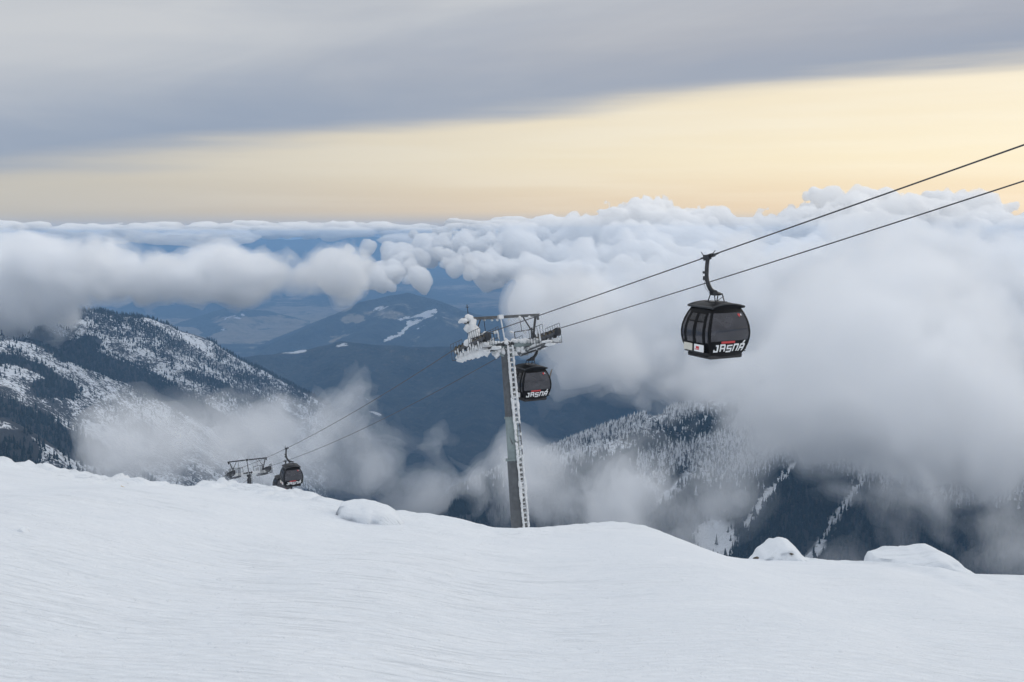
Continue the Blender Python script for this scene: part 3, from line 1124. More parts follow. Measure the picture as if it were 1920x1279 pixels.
bl = []
for i in range(170):
    px = RR.uniform(1008, 2080)
    top = np.interp(px, [940, 1000, 1100, 1250, 1400, 1600, 2050], [560, 546, 545, 520, 500, 480, 470])
    r = RR.uniform(.5, 1) * np.interp(px, [980, 1100, 1300], [24, 45, 85])
    bl.append(ball(px, top + r + RR.uniform(0, np.interp(px, [990, 1200], [50, 130])), RR.uniform(1900, 2900), r))
iso('fog_bank', 'soft white fog bank rising from the valley to the sea of clouds', (-330, 1500, -680), (1900, 3150, 40), 13., bl, [(240, 60, 'n'), (130, 55, 'b'), (66, 36, 'b'), (34, 20, 'n')], (1 / 150., 1 / 40.), seed=23, levels=(-24, 8), reach=150., full=90.)

bl = []
for px, py, Yd, r in [(1380, 720, 1250, 70), (1480, 700, 1250, 90), (1580, 720, 1250, 100), (1680, 750, 1230, 110), (1790, 770, 1220, 120), (1900, 790, 1200, 120), (2000, 810, 1200, 120), (1300, 700, 1330, 60), (1700, 815, 1180, 50), (1830, 820, 1150, 54), (1930, 825, 1150, 54),
                      (1600, 640, 1400, 80), (1780, 645, 1600, 90), (1880, 635, 1600, 95), (1980, 640, 1550, 95), (1830, 700, 1500, 90), (1930, 720, 1450, 90), (1720, 650, 1350, 90), (1830, 660, 1300, 90), (1930, 670, 1300, 90), (2030, 690, 1250, 90),
                      (1250, 715, 1400, 46), (1180, 690, 1400, 60), (1100, 670, 1450, 60), (1062, 640, 1500, 52), (1036, 602, 1550, 30), (1060, 755, 1400, 34), (1015, 795, 1400, 26), (1130, 750, 1400, 30), (960, 870, 1350, 36), (990, 930, 1300, 45), (1000, 860, 1350, 26),
                      (1150, 955, 1050, 44), (1180, 995, 1000, 54), (1230, 1005, 1000, 34), (1130, 905, 1100, 20), (1190, 925, 1080, 22), (1620, 1000, 1000, 28), (1670, 1010, 1000, 26), (1745, 965, 1000, 15), (1850, 1040, 950, 26), (1910, 985, 950, 30), (1960, 1025, 950, 40), (1790, 1035, 950, 18), (1380, 850, 1200, 20), (1345, 935, 1100, 20), (1365, 895, 1150, 14)]:
    if r > 42:
        bl.append(ball(px, py, Yd, r))
    else:
        sg = RR.choice((-1, 1))
        for q in (-1.5, -.5, .5, 1.5):                  # small wisps are drawn out along the slope
            bl.append(ball(px + q * r * .95, py + sg * q * r * RR.uniform(.1, .5), Yd + RR.uniform(-30, 30), r * RR.uniform(.45, .75)))
iso('slope_fog', 'torn fog drifting across the steep forested mountainside', (-230, 830, -620), (1300, 1720, 30), 6., bl, [(240, 46, 'n'), (120, 46, 'n'), (70, 38, 'b'), (36, 28, 'n'), (20, 18, 'r'), (12, 8, 'n')], (1 / 330., 1 / 240., 1 / 110., 1 / 55.), seed=25, levels=(-22, -6, 10, 28), reach=150., full=26.)
print('fog', time.time() - T0)

# ------------------------------------------------------------------ haze
m = bpy.data.materials.new('haze')
m.use_nodes = True
t = m.node_tree
t.nodes.clear()
o_ = t.nodes.new('ShaderNodeOutputMaterial')
pv_ = t.nodes.new('ShaderNodeVolumePrincipled')
pv_.inputs['Color'].default_value = (.35, .62, 1.0, 1)
pv_.inputs['Density'].default_value = 7.4e-5
t.links.new(pv_.outputs[0], o_.inputs['Volume'])
hb = MB()
hb.box((0, 12500, -975), (70500, 40000, 1950))
haze = hb.build('haze', m)
haze.rotation_euler = (R_(-1.4), 0, 0)     # the hazy layer lies a little lower out over the valley
haze.location = (0, 0, 30)
tag(haze, 'pale blue haze in the valley air', 'haze', kind='stuff')

# ------------------------------------------------------------------ the gondola lift
TH = R_(27.0)
ld = np.array([-math.sin(TH), math.cos(TH), 0.0])          # along the line, downhill and away
lr = np.array([math.cos(TH), math.sin(TH), 0.0])           # across the line, to the right
zv = np.array([0, 0, 1.0])
GA = 2.46                                                   # half the distance between the two ropes
T1 = P(946, 632, 63.0)
S2 = (135.0 - 63.0) / ld[1]
T2 = T1 + ld * S2
T2[2] = P(466, 880, 135.0)[2]
SL2 = (T1[2] - T2[2]) / S2


def rope_z(s, side=-1):
    if s < 0:
        a, b = ((.261, .0001), (.258, .00025))[side > 0]
        return T1[2] - a * s + b * s * s
    if s <= S2:
        return T1[2] - SL2 * s - .00055 * s * (S2 - s)
    q = s - S2
    return T2[2] - .40 * q + .0004 * q * q


def rope_p(side, s):
    p = T1 + lr * side * GA + ld * s
    p[2] = rope_z(s, side)
    return p


M_GALV = simple('galvanised_steel', (.10, .108, .118), .6, .2, .18, 3.0)
M_GALVL = simple('pale_galvanised_steel', (.22, .27, .275), .6, .1, .12, 3.0)
M_DKST = simple('dark_painted_steel', (.03, .032, .036), .45, .2, .3, 8.0)
M_BLACK = simple('black_cabin_paint', (.006, .006, .007), .4, 0, .3, 5.0)
M_RUB = simple('rubber', (.035, .035, .037), .8, 0, .3, 9.0)
M_OCHRE = simple('weathered_ochre_liner', (.16, .13, .08), .8, 0, .4, 9.0)
M_ROPE = simple('wire_rope', (.07, .07, .075), .5, .5, .3, 30.0)
M_BLACK.node_tree.nodes['Principled BSDF'].inputs['Specular IOR Level'].default_value = .12
M_WHITE = simple('white_print', (.80, .81, .82), .5, 0, .02, 4.0)
M_CREAM = simple('cream_panel', (.62, .60, .53), .5, 0, .06, 6.0)
M_RED = simple('red_print', (.55, .045, .05), .5, 0, .08, 6.0)
M_SEAT = simple('seat_cushion', (.05, .05, .055), .8, 0, .2, 6.0)
M_TAN = simple('ski_topsheet', (.42, .33, .25), .4, 0, .1, 6.0)

mg = bpy.data.materials.new('tinted_glass')
mg.use_nodes = True
mg.node_tree.nodes.clear()
g = NG(mg.node_tree)
og = g.n('ShaderNodeOutputMaterial')
tr = g.n('ShaderNodeBsdfTransparent')
tr.inputs[0].default_value = (.30, .30, .34, 1)
gl = g.n('ShaderNodeBsdfGlossy')
gl.inputs['Roughness'].default_value = .06
df = g.n('ShaderNodeBsdfDiffuse')
pos = g.n('ShaderNodeTexCoord').outputs['Object']
mpg = g.n('ShaderNodeMapping')
g.set(mpg.inputs['Vector'], pos)
mpg.inputs['Scale'].default_value = (1.0, 1.0, 2.0)
g.set(df.inputs[0], g.mix(g.mr(g.noise(mpg.outputs[0], 1.1, 3, .5, .5), .25, .75), (.10, .10, .115), (.20, .20, .225)))
fr = g.n('ShaderNodeFresnel')
fr.inputs[0].default_value = 1.5
m1 = g.n('ShaderNodeMixShader')
m1.inputs[0].default_value = .42
mg.node_tree.links.new(tr.outputs[0], m1.inputs[1])
mg.node_tree.links.new(df.outputs[0], m1.inputs[2])
m2 = g.n('ShaderNodeMixShader')
mg.node_tree.links.new(fr.outputs[0], m2.inputs[0])
mg.node_tree.links.new(m1.outputs[0], m2.inputs[1])
mg.node_tree.links.new(gl.outputs[0], m2.inputs[2])
mg.node_tree.links.new(m2.outputs[0], og.inputs['Surface'])
M_GLASS = mg
M_CLEAR = mg.copy()
M_CLEAR.name = 'clear_glass'
for nd in M_CLEAR.node_tree.nodes:
    if nd.type == 'BSDF_TRANSPARENT':
        nd.inputs[0].default_value = (.62, .63, .66, 1)
    if nd.type == 'MIX_SHADER' and not nd.inputs[0].is_linked:
        nd.inputs[0].default_value = .18

# --- ropes
for side, lab in ((-1, 'steel haul rope carrying the biggest cabin, the upper of the two lines'), (1, 'steel haul rope passing behind the biggest cabin, the lower of the two lines')):
    r = MB()
    r.tube([rope_p(side, s) + zv * .0 for s in np.concatenate([np.linspace(-95, S2, 90), np.linspace(S2 + 4, S2 + 150, 25)])], .027, 8)
    o = r.build('haul_rope', M_ROPE, smooth=True)
    tag(o, lab, 'cable', 'haul ropes of the gondola lift')

# --- cabins. Local axes: x across the line, y downhill, z up; the origin is where the grip holds the rope
ZB, ZT = -4.10, -2.08
PV = [0, .06, .15, .3, .45, .6, .75, .88, 1]
PW = [.77, .85, .94, 1.045, 1.085, 1.05, .96, .84, .71]
PL = [.70, .78, .86, .93, .955, .94, .88, .80, .69]


def cab_pt(face, u, v):
    w = np.interp(v, PV, PW)
    l = np.interp(v, PV, PL)
    z = ZB + (ZT - ZB) * v
    k = u * u
    if face == 'up':
        return np.array([u * w, -(l + .07 * (1 - k)), z])
    if face == 'down':
        return np.array([-u * w, l + .07 * (1 - k), z])
    if face == 'left':
        return np.array([-(w + .03 * (1 - k)), -u * l, z])
    return np.array([w + .03 * (1 - k), u * l, z])


def cab_n(face, u, v):
    e = 1e-3
    a = cab_pt(face, u + e, v) - cab_pt(face, u - e, v)
    b = cab_pt(face, u, min(v + e, 1)) - cab_pt(face, u, max(v - e, 0))
    n = np.cross(a, b)
    return n / np.linalg.norm(n)


def slab(mb, face, u0, u1, v0, v1, off=0.0, th=.04, nu=4, nv=6):
    top, bot = [], []
    for j in range(nv + 1):
        for i in range(nu + 1):
            u = u0 + (u1 - u0) * i / nu
            v = v0 + (v1 - v0) * j / nv
            p = cab_pt(face, u, v)
            n = cab_n(face, u, v)
            top.append(p + n * off)
            bot.append(p + n * (off - th))
    N = len(top)
    q = lambda i, j: j * (nu + 1) + i
    f = []
    for j in range(nv):
        for i in range(nu):
            f.append((q(i, j), q(i + 1, j), q(i + 1, j + 1), q(i, j + 1)))
            f.append((N + q(i, j), N + q(i, j + 1), N + q(i + 1, j + 1), N + q(i + 1, j)))
    for j in range(nv):
        f.append((q(0, j), q(0, j + 1), N + q(0, j + 1), N + q(0, j)))
        f.append((q(nu, j + 1), q(nu, j), N + q(nu, j), N + q(nu, j + 1)))
    for i in range(nu):
        f.append((q(i + 1, 0), q(i, 0), N + q(i, 0), N + q(i + 1, 0)))
        f.append((q(i, nv), q(i + 1, nv), N + q(i + 1, nv), N + q(i, nv)))
    mb.add(top + bot, f)


def frame(mb, face, u0, u1, v0, v1, wu, wv, off=0.0, th=.05, nv=8):
    slab(mb, face, u0, u0 + wu, v0, v1, off, th, 2, nv)
    slab(mb, face, u1 - wu, u1, v0, v1, off, th, 2, nv)
    slab(mb, face, u0 + wu, u1 - wu, v0, v0 + wv, off, th, 6, 2)
    slab(mb, face, u0 + wu, u1 - wu, v1 - wv, v1, off, th, 6, 2)


# letters as strokes in a unit cell: (x0, y0, x1, y1) rectangles or polygons
T_ = .23
GLYPH = {
    'J': [[(.55, .2), (.80, .2), (.92, 1), (.42, 1), (.42, .8), (.62, .8)], [(-.05, 0), (.72, 0), (.80, .2), (.0, .2)], [(-.05, 0), (.18, .2), (.22, .36), (.02, .36)]],
    'A': [[(0, 0), (T_, 0), (T_ + .06, 1), (.06, 1)], [(.72, 0), (.95, 0), (.98, .80), (.75, .80)], [(T_ + .06, .78), (.75, .78), (.98, .80), (.86, 1), (T_ + .06, 1)], [(T_ + .02, .34), (.74, .34), (.74, .52), (T_ + .03, .52)]],
    'S': [[(0, 0), (.95, 0), (.96, .2), (0, .2)], [(.74, .2), (.96, .2), (.97, .42), (.75, .42)], [(.03, .42), (.97, .42), (.95, .6), (.04, .6)], [(.04, .6), (.27, .6), (.28, .82), (.05, .82)], [(.05, .82), (1, .82), (1, 1), (.06, 1)]],
    'N': [[(0, 0), (T_, 0), (T_ + .05, 1), (.05, 1)], [(.72, 0), (.95, 0), (.98, .82), (.75, .82)], [(T_ + .05, .78), (.75, .78), (.98, .82), (.88, 1), (T_ + .05, 1)]],
}


def print_on(mb, face, polys, fx, fy, off=.006, th=.010):
    """a flat print, cut into small pieces so that it follows the bulging wall"""
    for poly in polys:
        bm = bmesh.new()
        bm.faces.new([bm.verts.new((x, y, 0)) for x, y in poly])
        xs, ys = [q[0] for q in poly], [q[1] for q in poly]
        for lo_, hi_, nrm_, k in ((min(xs), max(xs), (1, 0, 0), 4), (min(ys), max(ys), (0, 1, 0), 5)):
            for i in range(1, k):
                c = lo_ + (hi_ - lo_) * i / k
                bmesh.ops.bisect_plane(bm, geom=bm.verts[:] + bm.edges[:] + bm.faces[:], plane_co=(c * nrm_[0], c * nrm_[1], 0), plane_no=nrm_)
        bmesh.ops.triangulate(bm, faces=bm.faces[:])
        bm.verts.index_update()
        top, bot = [], []
        for v in bm.verts:
            u, w = fx(v.co.x, v.co.y), fy(v.co.x, v.co.y)
            p, n = cab_pt(face, u, w), cab_n(face, u, w)
            top.append(p + n * off)
            bot.append(p + n * (off - th))
        k = len(top)
        f = [[v.index for v in q.verts] for q in bm.faces] + [[k + v.index for v in reversed(q.verts)] for q in bm.faces]
        for e in bm.edges:
            if e.is_boundary:
                i, j = e.verts[0].index, e.verts[1].index
                f.append([i, k + i, k + j, j])
        bm.free()
        mb.add(top + bot, f)


def make_cabin(side, label):
    root = empty('gondola_cabin', (0, 0, 0))
    tag(root, label, 'gondola', 'gondola cabins on the lift line')
    s = -side                                               # the left rope bends its hangers to the right
    OFF = Vec = np.array([.45 * s, 0, 0])

    def put(mb, name, mat, parent=root, **kw):
        return mb.build(name, mat, parent, **kw)

    def shift(mb):
        mb.v = [(x + OFF[0], y, z) for x, y, z in mb.v]
        return mb
    # body: posts, lower panels, header band, floor
    b = MB()
    for f in ('up', 'down'):
        frame(b, f, -1, 1, .0, 1.0, .085, .05, 0, .06)
        slab(b, f, -.915, .915, .05, .33, 0, .05, 10, 6)
        slab(b, f, -.915, .915, .90, .95, 0, .05, 10, 2)
    for f in ('left', 'right'):
        frame(b, f, -1, 1, .0, 1.0, .10, .05, 0, .06)
        slab(b, f, -.90, -.70, .05, .30, 0, .05, 3, 6)
        slab(b, f, .70, .90, .05, .30, 0, .05, 3, 6)
        slab(b, f, -.72, -.66, .30, .90, .004, .05, 2, 8)
        slab(b, f, .66, .72, .30, .90, .004, .05, 2, 8)
        slab(b, f, -.90, .90, .90, .95, 0, .05, 8, 2)
    b.box((0, 0, ZB + .04), (1.56, 1.44, .06))
    put(shift(b), 'body', M_BLACK, smooth=True, auto=.6)
    fl = MB()
    fl.box((0, 0, ZB - .05), (1.62, 1.52, .09))
    fl.box((0, -.70, ZB + .01), (1.66, .12, .10))
    fl.box((0, .70, ZB + .01), (1.66, .12, .10))
    put(shift(fl), 'floor_bumper', M_RUB, bevel=.02)
    for f in ('up', 'down'):
        w_ = MB()
        slab(w_, f, -.915, .915, .33, .90, -.014, .012, 10, 10)
        wo = put(shift(w_), 'window', M_GLASS, smooth=True, auto=.6)
        mu = MB()
        slab(mu, f, -.03, .03, .335, .895, -.03, .03, 2, 8)
        mo = put(shift(mu), 'mullion', M_BLACK, wo, smooth=True, auto=.6)
    for f in ('left', 'right'):
        for u0, u1 in ((-.90, -.72), (.72, .90)):
            w_ = MB()
            slab(w_, f, u0, u1, .30, .90, -.014, .012, 3, 10)
            put(shift(w_), 'side_window', M_GLASS, smooth=True, auto=.6)
        for u0, u1 in ((-.65, -.01), (.01, .65)):
            d_ = MB()
            frame(d_, f, u0, u1, .06, .90, .09, .03, .012, .045)
            slab(d_, f, u0 + .09, u1 - .09, .09, .28, .012, .04, 4, 5)
            slab(d_, f, u0 + .09, u1 - .09, .70, .725, .012, .04, 4, 2)
            do = put(shift(d_), 'door', M_BLACK, smooth=True, auto=.6)
            for v0, v1 in ((.28, .70), (.725, .87)):
                p_ = MB()
                slab(p_, f, u0 + .09, u1 - .09, v0, v1, -.004, .01, 4, 6)
                put(shift(p_), 'pane', M_CLEAR if v0 > .5 else M_GLASS, do, smooth=True, auto=.6)
        # ski rack with its advertising panels
        sx = -1 if f == 'left' else 1
        k = MB()
        w0 = np.interp(.1, PV, PW)
        for yy in (-.55, 0, .55):
            k.box((sx * (w0 + .10), yy, ZB + .26), (.22, .035, .05))
            k.box((sx * (w0 + .20), yy, ZB + .36), (.03, .035, .24))
        k.box((sx * (w0 + .08), 0, ZB + .16), (.20, 1.35, .03))
        ko = put(shift(k), 'ski_rack', M_DKST)
        for yy, mt, wd_ in ((-.36, M_WHITE, .62), (.36, M_CREAM, .56)):
            a = MB()
            a.box((sx * (w0 + .225), yy, ZB + .36), (.02, wd_, .30))
            ao = put(shift(a), 'advert_panel', mt, ko, bevel=.006)
        a = MB()
        a.box((sx * (w0 + .238), -.28, ZB + .38), (.006, .20, .10))
        a.box((sx * (w0 + .238), -.24, ZB + .30), (.006, .28, .03))
        put(shift(a), 'red_print', M_RED, ko)
    # roof: shallow arched shell with a rim and corner caps
    r = MB()
    n = 10
    prof = [(x, .0 + .15 * (1 - (abs(x) / .80) ** 2.2)) for x in np.linspace(-.80, .80, n + 1)]
    for y0, y1 in ((-.78, -.28), (-.28, .28), (.28, .78)):
        top = [(x, y, ZT + .02 + z + .03 * (abs(y) < .5)) for y in (y0, y1) for x, z in prof]
        bot = [(x, y, ZT - .05) for y in (y0, y1) for x, z in prof]
        m_ = n + 1
        f = []
        for i in range(n):
            f += [(i, i + 1, m_ + i + 1, m_ + i), (2 * m_ + i, 3 * m_ + i, 3 * m_ + i + 1, 2 * m_ + i + 1)]
            f += [(i + 1, i, 2 * m_ + i, 2 * m_ + i + 1), (m_ + i, m_ + i + 1, 3 * m_ + i + 1, 3 * m_ + i)]
        f += [(0, m_, 3 * m_, 2 * m_), (m_ - 1, 3 * m_ - 1, 4 * m_ - 1, 2 * m_ - 1)]
        r.add(top + bot, f)
    ro = put(shift(r), 'roof', M_BLACK, smooth=True, auto=.5)
    k = MB()
    for x in (-.81, .81):
        k.tube([(x, -.82, ZT + .01), (x, .82, ZT + .01)], .05, 8)
    for y in (-.79, .79):
        k.tube([(xx, y, ZT + .03 + .12 * (1 - (abs(xx) / .82) ** 2)) for xx in np.linspace(-.82, .82, 9)], .035, 6)
    put(shift(k), 'roof_rim', M_DKST, ro, smooth=True, auto=.8)
    # mounting frame on the roof
    k = MB()
    for x in (-.24, .24):
        for y in (-.26, .26):
            k.bar((x, y, ZT + .14), (x * .85, y * .5, ZT + .50), .035)
    k.bar((-.24, -.26, ZT + .2), (.24, -.2, ZT + .42), .02)
    k.bar((-.26, 0, ZT + .49), (.30, 0, ZT + .49), .09, .06)
    k.box((0, 0, ZT + .18), (.64, .66, .04))
    put(shift(k), 'mount_frame', M_DKST)
    # hanger arm
    k = MB()
    path = [(-.02, -.10), (-.06, -.22), (-.08, -.45), (-.08, -.80), (-.05, -1.0), (.02, -1.18), (.13, -1.36), (.27, -1.48), (.42, -1.55), (.62, -1.58), (.70, -1.59)]
    k.tube([(s * x, 0, z) for x, z in path], [.075, .085, .085, .085, .09, .095, .10, .11, .10, .07, .05], 8)
    ha = put(k, 'hanger_arm', M_DKST, smooth=True, auto=.8)
    k = MB()
    k.box((-s * .19, 0, -.66), (.12, .12, .10))
    k.box((-s * .17, 0, -.90), (.10, .14, .16))
    k.tube([(-s * .18, .05, -.95), (-s * .10, .06, -1.3), (s * .10, .06, -1.5), (s * .25, .05, -1.6)], .008, 5)
    k.disc((s * .30, 0, -1.52), (0, 1, 0), .12, .26, 12)
    put(k, 'damper', M_DKST, ha)
    # grip
    k = MB()
    sl = -.24
    e = np.array([0, 1, sl])
    e /= np.linalg.norm(e)
    k.bar(-e * .28, e * .28, .16, .15)
    k.bar(np.array([s * -.07, 0, -.08]) - e * .18, np.array([s * -.07, 0, -.08]) + e * .18, .16, .14)
    k.bar(-e * .62, -e * .28, .07, .07)
    k.bar(e * .28, e * .52, .07, .07)
    k.disc((s * .12, -.2, .06), (1, 0, 0), .07, .08, 10)
    k.disc((s * .12, .2, -.04), (1, 0, 0), .07, .08, 10)
    k.bar((-.02, -.26, .10), (s * .05, -.36, .26), .03)
    k.bar((-.02, .30, .0), (-s * .05, .44, .16), .03)
    k.box((-s * .12, 0, .02), (.10, .34, .08))
    put(k, 'grip', M_DKST, bevel=.008)
    # seats inside
    for y in (-.55, .55):
        k = MB()
        k.box((0, y, ZB + .50), (1.55, .42, .10))
        k.box((0, y * 1.28, ZB + .82), (1.55, .08, .56))
        put(shift(k), 'seat', M_SEAT, bevel=.02)
    # lettering on the two end walls
    for f in ('up', 'down'):
        k = MB()
        x = 0
        for ch, wd_ in (('J', 1.0), ('A', 1.08), ('S', 1.1), ('N', 1.08), ('A', 1.05)):
            fx = lambda X, Y, x0=x: -.84 + (x0 + X * .95 + Y * .07) * 1.68 / 5.45
            fy = lambda X, Y, x0=x: .105 + Y * .155 + .012 * math.sin(x0 * 2.1)
            print_on(k, f, GLYPH[ch], fx, fy)
            x += wd_ + .03
        x -= 1.08
        print_on(k, f, [[(.32, 1.08), (.62, 1.08), (.80, 1.42), (.58, 1.42)]], lambda X, Y: -.84 + (x + X * .95 + Y * .07) * 1.68 / 5.45, lambda X, Y: .105 + Y * .155)
        put(shift(k), 'lettering', M_WHITE)
        k = MB()
        slab(k, f, -.44, .22, .285, .328, .008, .01, 10, 2)
        put(shift(k), 'red_strip', M_RED)
        k = MB()
        print_on(k, f, [[(.50, .845), (.57, .80), (.64, .845), (.62, .875), (.57, .865), (.52, .875)]], lambda X, Y: X, lambda X, Y: Y, off=.004)
        eo = put(shift(k), 'emblem', M_RED)
        k = MB()
        print_on(k, f, [[(.67, .83), (.73, .83), (.73, .865), (.67, .865)]], lambda X, Y: X, lambda X, Y: Y, off=.004)
        put(shift(k), 'emblem_dot', M_WHITE, eo)
    return root


def place(o, side, s):
    p = rope_p(side, s)
    o.location = p
    o.rotation_euler = (0, 0, TH)


def s_at_Y(side, Yv):
    return (Yv - T1[1] - lr[1] * side * GA) / ld[1]


cabL = make_cabin(-1, 'large black gondola cabin with white advert panels hanging alone high over the fog')
place(cabL, -1, s_at_Y(-1, 40.7))
cabR = make_cabin(1, 'black gondola cabin with skis in its rack, hanging beside the mast of the big tower')
place(cabR, 1, s_at_Y(1, 64.3))
c3 = copy_tree(cabL)
c3['label'] = 'small black gondola cabin next to the far tower, in front of a half-hidden cabin'
place(c3, -1, s_at_Y(-1, 105.0))
c4 = copy_tree(cabR)
c4['label'] = 'tiny black gondola cabin half hidden behind another cabin and the snow crest'
place(c4, 1, s_at_Y(1, 126.0))

# skis standing in the rack of the second cabin
sk = empty('skis', (0, 0, 0))
tag(sk, 'pair of skis standing tilted in the rack of the cabin beside the mast', 'skis')
base = np.array(cabR.location) + lr * (-.45 + 1.02) + zv * (ZB + .22)
sk.location = base
for k, (a, mt) in enumerate(((.0, M_TAN), (.07, M_DKST))):
    m_ = MB()
    b0 = lr * (.14 + a) - ld * (.12 - a)
    m_.bar(b0, b0 + zv * 1.05 + lr * .22, .10, .025, up=lr)
    m_.bar(b0 + zv * 1.05 + lr * .22, b0 + zv * 1.45 + lr * .34, .09, .02, up=lr)
    m_.bar(b0 + zv * 1.45 + lr * .34, b0 + zv * 1.56 + lr * .40, .06, .02, up=lr)
    m_.build('ski', mt, sk)

# --- towers
BETA = math.atan(.31)
ht = ld * math.cos(BETA) - zv * math.sin(BETA)
hn = zv * math.cos(BETA) + ld * math.sin(BETA)
HEAD = np.array([lr, ht, hn])
LEAN = R_(10)
mast_ax = zv * math.cos(LEAN) + ld * math.sin(LEAN)


def make_tower(top, ground_len, label, rimed):
    base = top - mast_ax * ground_len
    root = empty('lift_tower', base)
    tag(root, label, 'lift tower', 'towers of the gondola lift')
    H = lambda x, y, z: (top - base) + lr * x + ht * y + hn * z
    Mx = lambda k: mast_ax * (ground_len - k)               # k metres below the top, on the mast axis
    fwd = -(ld - mast_ax * (ld @ mast_ax))
    fwd /= np.linalg.norm(fwd)                              # uphill side of the mast
    R3 = random.Random(5 if rimed else 6)

    def put(mb, name, mat, parent=root, **kw):
        return mb.build(name, mat, parent, **kw)
    if not rimed:
        m_ = MB()
        m_.tube([Mx(.7), Mx(8), Mx(ground_len)], [.28, .34, .42], 16)
        put(m_, 'mast', M_DKST, smooth=True, auto=.8)
    else:
        m_ = MB()
        m_.tube([Mx(.65), Mx(5.2)], [.31, .37], 24)
        put(m_, 'upper_mast', M_GALV, smooth=True, auto=.8)
        m_ = MB()
        m_.tube([Mx(5.2), Mx(7.9)], [.372, .41], 24)
        put(m_, 'middle_mast', M_GALVL, smooth=True, auto=.8)
        m_ = MB()
        m_.tube([Mx(7.9), Mx(ground_len)], [.46, .62], 24)
        put(m_, 'lower_mast', M_GALV, smooth=True, auto=.8)
        m_ = MB()
        for k, rr in ((5.2, .44), (7.9, .56)):
            m_.disc(Mx(k), mast_ax, rr, .09, 24)
            for j in range(14):
                a = 2 * math.pi * j / 14
                x2 = np.cross(mast_ax, fwd)
                q = (rr - .05) * (math.cos(a) * fwd + math.sin(a) * x2)
                m_.disc(Mx(k) + q, mast_ax, .025, .17, 6)
        put(m_, 'flange', M_GALVL)
        m_ = MB()
        for q in (-.30, .10):
            m_.bar(Mx(6.4) + fwd * .2 + lr * q, Mx(6.9) + fwd * .36 + lr * (q + .1), .05)
        put(m_, 'bracket', M_GALV)
    # ladder on the uphill side
    off = lambda k: (.36 + .022 * k) if rimed else (.36 + .012 * k)
    lc = lambda k, q: Mx(k) + fwd * (off(k) + .08) + lr * (q + .14)
    la = MB()
    for q in (-.17, .17):
        la.bar(lc(.6, q), lc(ground_len - .2, q), .05, .05, up=fwd)
    n = int(ground_len / .32)
    lo = put(la, 'ladder', M_GALV)
    ru = MB()
    for i in range(2, n):
        ru.bar(lc(i * .32, -.17), lc(i * .32, .17), .028)
    tag(put(ru, 'rung', M_DKST, lo), kind='stuff')
    # crossarm
    m_ = MB()
    m_.bar(H(-2.45, 0, -.55), H(2.45, 0, -.55), .42, .36, up=hn)
    m_.bar(H(-1.2, 0, -.62), H(-.2, 0, -1.2), .12, .2, up=hn)
    m_.bar(H(1.2, 0, -.62), H(.2, 0, -1.2), .12, .2, up=hn)
    put(m_, 'crossarm', M_GALVL if rimed else M_RIME, bevel=.015)
    m_ = MB()
    for x in (-.28, .05, .34):
        m_.disc(H(x, -.26, -.50), ht, .13, .2, 12)
    m_.box(H(-.55, -.30, -.52), (.5, .16, .14), HEAD)
    put(m_, 'junction_box', M_DKST)
    for s in (-1, 1):
        # sheave train: carrying beams, rockers, wheels
        m_ = MB()
        for dx_ in (-.13, .13):
            m_.bar(H(s * GA + dx_, -2.45, -.36), H(s * GA + dx_, 2.45, -.36), .04, .16, up=hn)
        for yy in np.arange(-1.9, 2.0, .95):
            for dx_ in (-.17, .17):
                m_.bar(H(s * GA + dx_, yy - .5, -.30), H(s * GA + dx_, yy, -.62), .03, .10, up=hn)
                m_.bar(H(s * GA + dx_, yy + .5, -.30), H(s * GA + dx_, yy, -.62), .03, .10, up=hn)
        m_.bar(H(s * GA, -1.9, -.70), H(s * GA, 1.9, -.70), .10, .16, up=hn)
        m_.bar(H(s * GA, -.8, -.70), H(s * GA, 0, -.95), .08, .12, up=hn)
        m_.bar(H(s * GA, .8, -.70), H(s * GA, 0, -.95), .08, .12, up=hn)
        to = put(m_, 'sheave_train', M_GALV)
        wm = MB()
        wm.disc((0, 0, 0), lr, .235, .085, 16)
        wme = wm.mesh('sheave', M_RUB, smooth=True, auto=.7)
        lm_ = MB()
        lm_.disc((0, 0, 0), lr, .15, .13, 12)
        lme = lm_.mesh('sheave_hub', M_OCHRE if rimed else M_DKST, smooth=True, auto=.7)
        for yy in np.linspace(-2.3, 2.3, 9):
            for nm, me_ in (('sheave', wme), ('sheave_hub', lme)):
                w_ = link(nm, me_, to)
                w_.location = H(s * GA, yy, -.262)
        m_ = MB()
        m_.disc(H(s * GA, -2.65, -.30), lr, .27, .20, 14)
        m_.bar(H(s * GA, -2.65, -.30), H(s * GA, -2.1, -.62), .08, .14, up=hn)
        put(m_, 'rope_catcher', M_DKST, to)
        # walkway
        xi, xo = s * 1.55, s * 2.22
        m_ = MB()
        m_.bar(H(xi, -2.4, -.98), H(xi, 2.4, -.98), .05, .10, up=hn)
        m_.bar(H(xo, -2.4, -.98), H(xo, 2.4, -.98), .05, .10, up=hn)
        for yy in np.arange(-2.4, 2.45, .15):
            m_.bar(H(xi, yy, -.91), H(xo, yy, -.91), .03, .03, up=hn)
        m_.bar(H(s * 1.9, -2.0, -1.0), H(s * 1.3, 0, -.7), .06)
        m_.bar(H(s * 1.9, 2.0, -1.0), H(s * 1.3, 0, -.7), .06)
        wk = put(m_, 'walkway', M_GALV)
        m_ = MB()
        for xx in (xi, s * 2.8):
            for yy in np.linspace(-2.4, -.5, 6 if xx == xi else 7):
                m_.bar(H(xx, yy, -.95), H(xx, yy, .30), .028)
            for zz_ in (-.35, .30):
                m_.bar(H(xx, -2.4, zz_), H(xx, -.5, zz_), .028)
            for yy in np.linspace(.5, 2.4, 5):
                m_.bar(H(xx, yy, -.95), H(xx, yy, .10), .028)
            for zz_ in (-.4, .10):
                m_.bar(H(xx, .5, zz_), H(xx, 2.4, zz_), .028)
